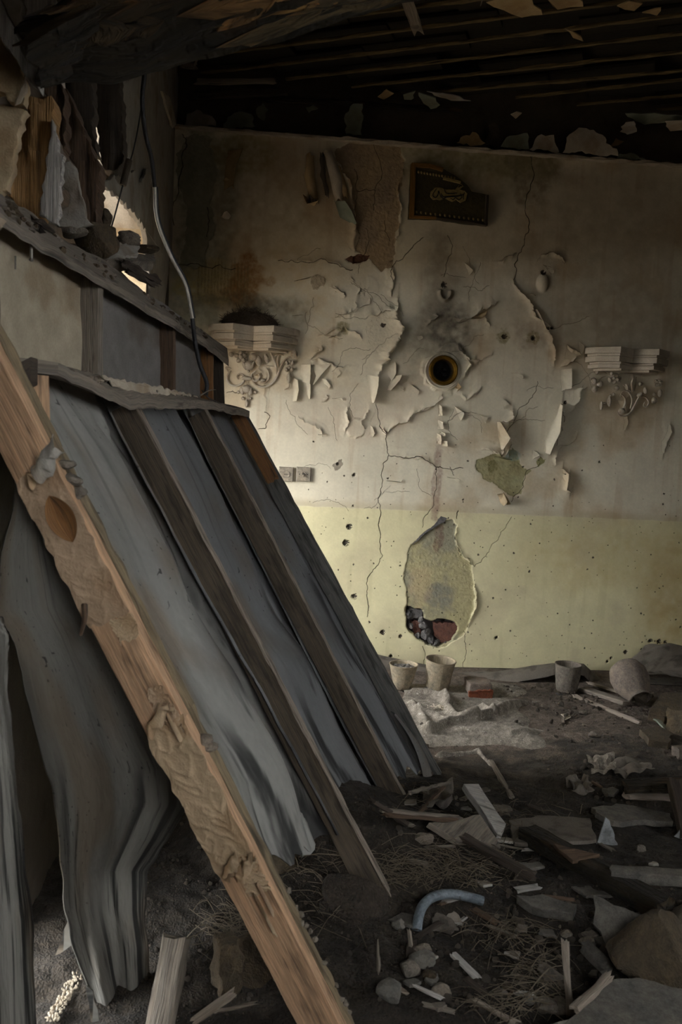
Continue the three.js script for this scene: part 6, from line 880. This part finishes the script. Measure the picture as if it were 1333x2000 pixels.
{ const marks = [['the bent pipe', 870, 1770], ['the big concrete slab', 1180, 1930], ['the square felt mat', 1080, 1620], ['the long dark beam', 1160, 1720], ['the grey plank', 950, 1570], ['the tilted plaster slab', 1210, 1800], ['the white pointed shard', 1186, 1635], ['the broken grey board', 910, 1625], ['the pale upright stick', 1108, 1910], ['the small whitish stone', 862, 1945], ['the middle plaster slab', 1065, 1765], ['the grey cloth flap', 1240, 1510], ['the mossy boulder', 1290, 1870]];
  const r = rng(2024), kinds = [['plaster_fragment', 'small flat fragment of grey plaster lying near', 'plaster', 'plaster fragments in the rubble'], ['wood_splinter', 'small splinter of grey wood lying near', 'wood', 'wood splinters in the rubble'], ['small_stone', 'small earth-stained stone lying near', 'stone', 'small stones in the rubble']];
  for (let k = 0; k < 100; k++) {
    const x = 770 + 560 * r(), y = 1525 + 455 * Math.pow(r(), 0.8), q = k % 5 < 2 ? 0 : k % 5 < 4 ? 1 : 2, [name, lead, cat, group] = kinds[q], near = marks.reduce((m, k2) => (Math.hypot(k2[1] - x, k2[2] - y) < Math.hypot(m[1] - x, m[2] - y) ? k2 : m))[0], label = `${lead} ${near}`, c = onGround(x, y, 0.004), s = 0.012 + 0.03 * r() * r();
    if (q === 0) { const a0 = r() * 6, n = 4 + (r() * 3 | 0), pts = Array.from({ length: n }, (_, i) => { const a = a0 + i / n * 6.283 + (r() - 0.5) * 0.6, w = s * (0.6 + 0.8 * r()); return V(c.x + Math.cos(a) * w * 1.3, c.y + 0.008 + (r() - 0.3) * 0.5 * s, c.z + Math.sin(a) * w); }); single(name, polySlab(pts, 0.008, { seed: k, jag: 0.002, seg: 0.01, rough: 0.002 }), [M.concrete, M.plaster_grey, M.tarp, M.stone][k % 4], label, cat, group); }
    else if (q === 1) { const a = r() * 6.28, L = 0.03 + 0.09 * r(), d = V(Math.cos(a), (r() - 0.5) * 0.3, Math.sin(a) * 0.7).multiplyScalar(L / 2); single(name, timber(c.clone().sub(d).setY(c.y - d.y + 0.006), c.clone().add(d).setY(c.y + d.y + 0.006), V(-Math.sin(a), 0, Math.cos(a)), 0.006 + 0.018 * r(), YUP, 0.005, { rough: 0.002, ragged: 0.012, seed: k, seg: 0.01, ch: 0.001 }), [M.old_wood, M.dark_wood, M.brown_wood, M.grey_wood][k % 4], label, cat, group); }
    else single(name, rock(V(c.x, c.y + s * 0.2, c.z), s, s * 0.7, s * 0.8, { seed: 1300 + k, detail: 2, amp: 0.4 }), k % 2 ? M.stone_brown : M.stone, label, cat, group);
  } }
// uncounted litter: straw, gravel, bright chips outside the sheet's foot
{ const r = rng(301), list = [], areas = [[880, 1690, 150, 60, 260], [760, 1700, 80, 40, 60], [460, 1810, 90, 60, 110], [560, 1690, 120, 40, 50], [1040, 1900, 90, 80, 120], [980, 1820, 110, 50, 70], [1000, 1600, 150, 60, 60], [1000, 1960, 120, 40, 50], [840, 1560, 60, 30, 40], [660, 1780, 100, 60, 40]];
  for (const [cx, cy, rx, ry, n] of areas) for (let k = 0; k < n; k++) { const x = cx + rx * (r() + r() - 1), y = Math.min(1990, cy + ry * (r() + r() - 1)); if (x < 330) continue; const p = onGround(x, y, 0.006 + 0.03 * r()), a = (r() - 0.5) * 2.2 + (r() < 0.35 ? 1.5 : 0), L = 0.03 + 0.12 * r() * r() + 0.03 * r(), d = V(Math.cos(a), (r() - 0.5) * 0.35, Math.sin(a)).multiplyScalar(L / 2), c = p.clone().add(V(0, (r() - 0.3) * 0.03, 0)); list.push(tube([p.clone().sub(d), c, p.clone().add(d)], 0.0005 + 0.0011 * r() * r(), { n: 4, k: 4, caps: false })); }
  stuff('straw', shade(new THREE.Mesh(merge(list), M.straw)), 'dry straw and stalks strewn over the dark rubble', 'straw'); }
{ const g = rock(V(), 1, 0.7, 0.9, { seed: 55, detail: 1, amp: 0.5, cuts: 4 }), r = rng(404), N = 5200, mesh = new THREE.InstancedMesh(g, M.stone, N), o = new THREE.Object3D(), c = new THREE.Color(); let k = 0, guard = 0;
  while (k < N && guard++ < 60000) { const x = -0.5 + 2.9 * r(), z = 0.35 + 2.7 * r(); const dens = z < 1.0 ? (x > 1.25 ? 0.5 : 0.1) : z < 1.45 ? 0.35 : 0.6; if (r() > dens || fbm(x * 4, z * 4, 3, 0, 66) < -0.1 + 0.3 * r()) continue; const s = 0.002 + (x < 0.4 ? 0.007 : 0.012) * Math.pow(r(), 4); o.position.set(x, groundHeight(x, z) + s * 0.3 + (z < 1.0 && x > 0.7 && x < 1.6 ? 0.014 : 0), z); o.rotation.set(r() * 6, r() * 6, r() * 6); o.scale.setScalar(s); o.updateMatrix(); mesh.setMatrixAt(k, o.matrix); const t = r(); c.setRGB(0.5 + 0.45 * t, 0.48 + 0.41 * t, 0.45 + 0.38 * t); if (r() < 0.04 && x > 0.6) c.setRGB(1.4, 1.35, 1.28); mesh.setColorAt(k, c); k++; }
  mesh.count = k; stuff('gravel', shade(mesh), 'crumbled plaster and gravel scattered over the earth floor', 'gravel'); }
{ const r = rng(88), list = []; for (let k = 0; k < 130; k++) { const t = r(), p = onGround(lerp(98, 152, t) + 22 * (r() - 0.5), lerp(1995, 1902, t) + 14 * (r() - 0.5), 0.01); list.push(rock(p, 0.002 + 0.004 * r() * r(), 0.002 + 0.003 * r(), 0.002 + 0.005 * r() * r(), { seed: 1000 + k, detail: 1, amp: 0.5 })); } stuff('plaster_debris', shade(new THREE.Mesh(merge(list), M.plaster)), 'bright plaster crumbs in the light at the bottom left corner', 'rubble'); }
{ const r = rng(89), list = []; for (let k = 0; k < 46; k++) { const p = settle(onGround(858 + 26 * (r() + r() - 1), 1392 + 5 * (r() + r() - 1)), 0.03); list.push(rock(p, 0.003 + 0.005 * r(), 0.003, 0.004 + 0.003 * r(), { seed: 1100 + k, detail: 1, amp: 0.5 })); } stuff('plaster_debris', shade(new THREE.Mesh(merge(list), M.plaster)), 'white plaster crumbs on the cloth below the tall pale pot', 'rubble'); }

scene.traverse((o) => { if (o.isMesh) { o.castShadow = true; o.receiveShadow = true; } });
renderer.render(scene, camera);
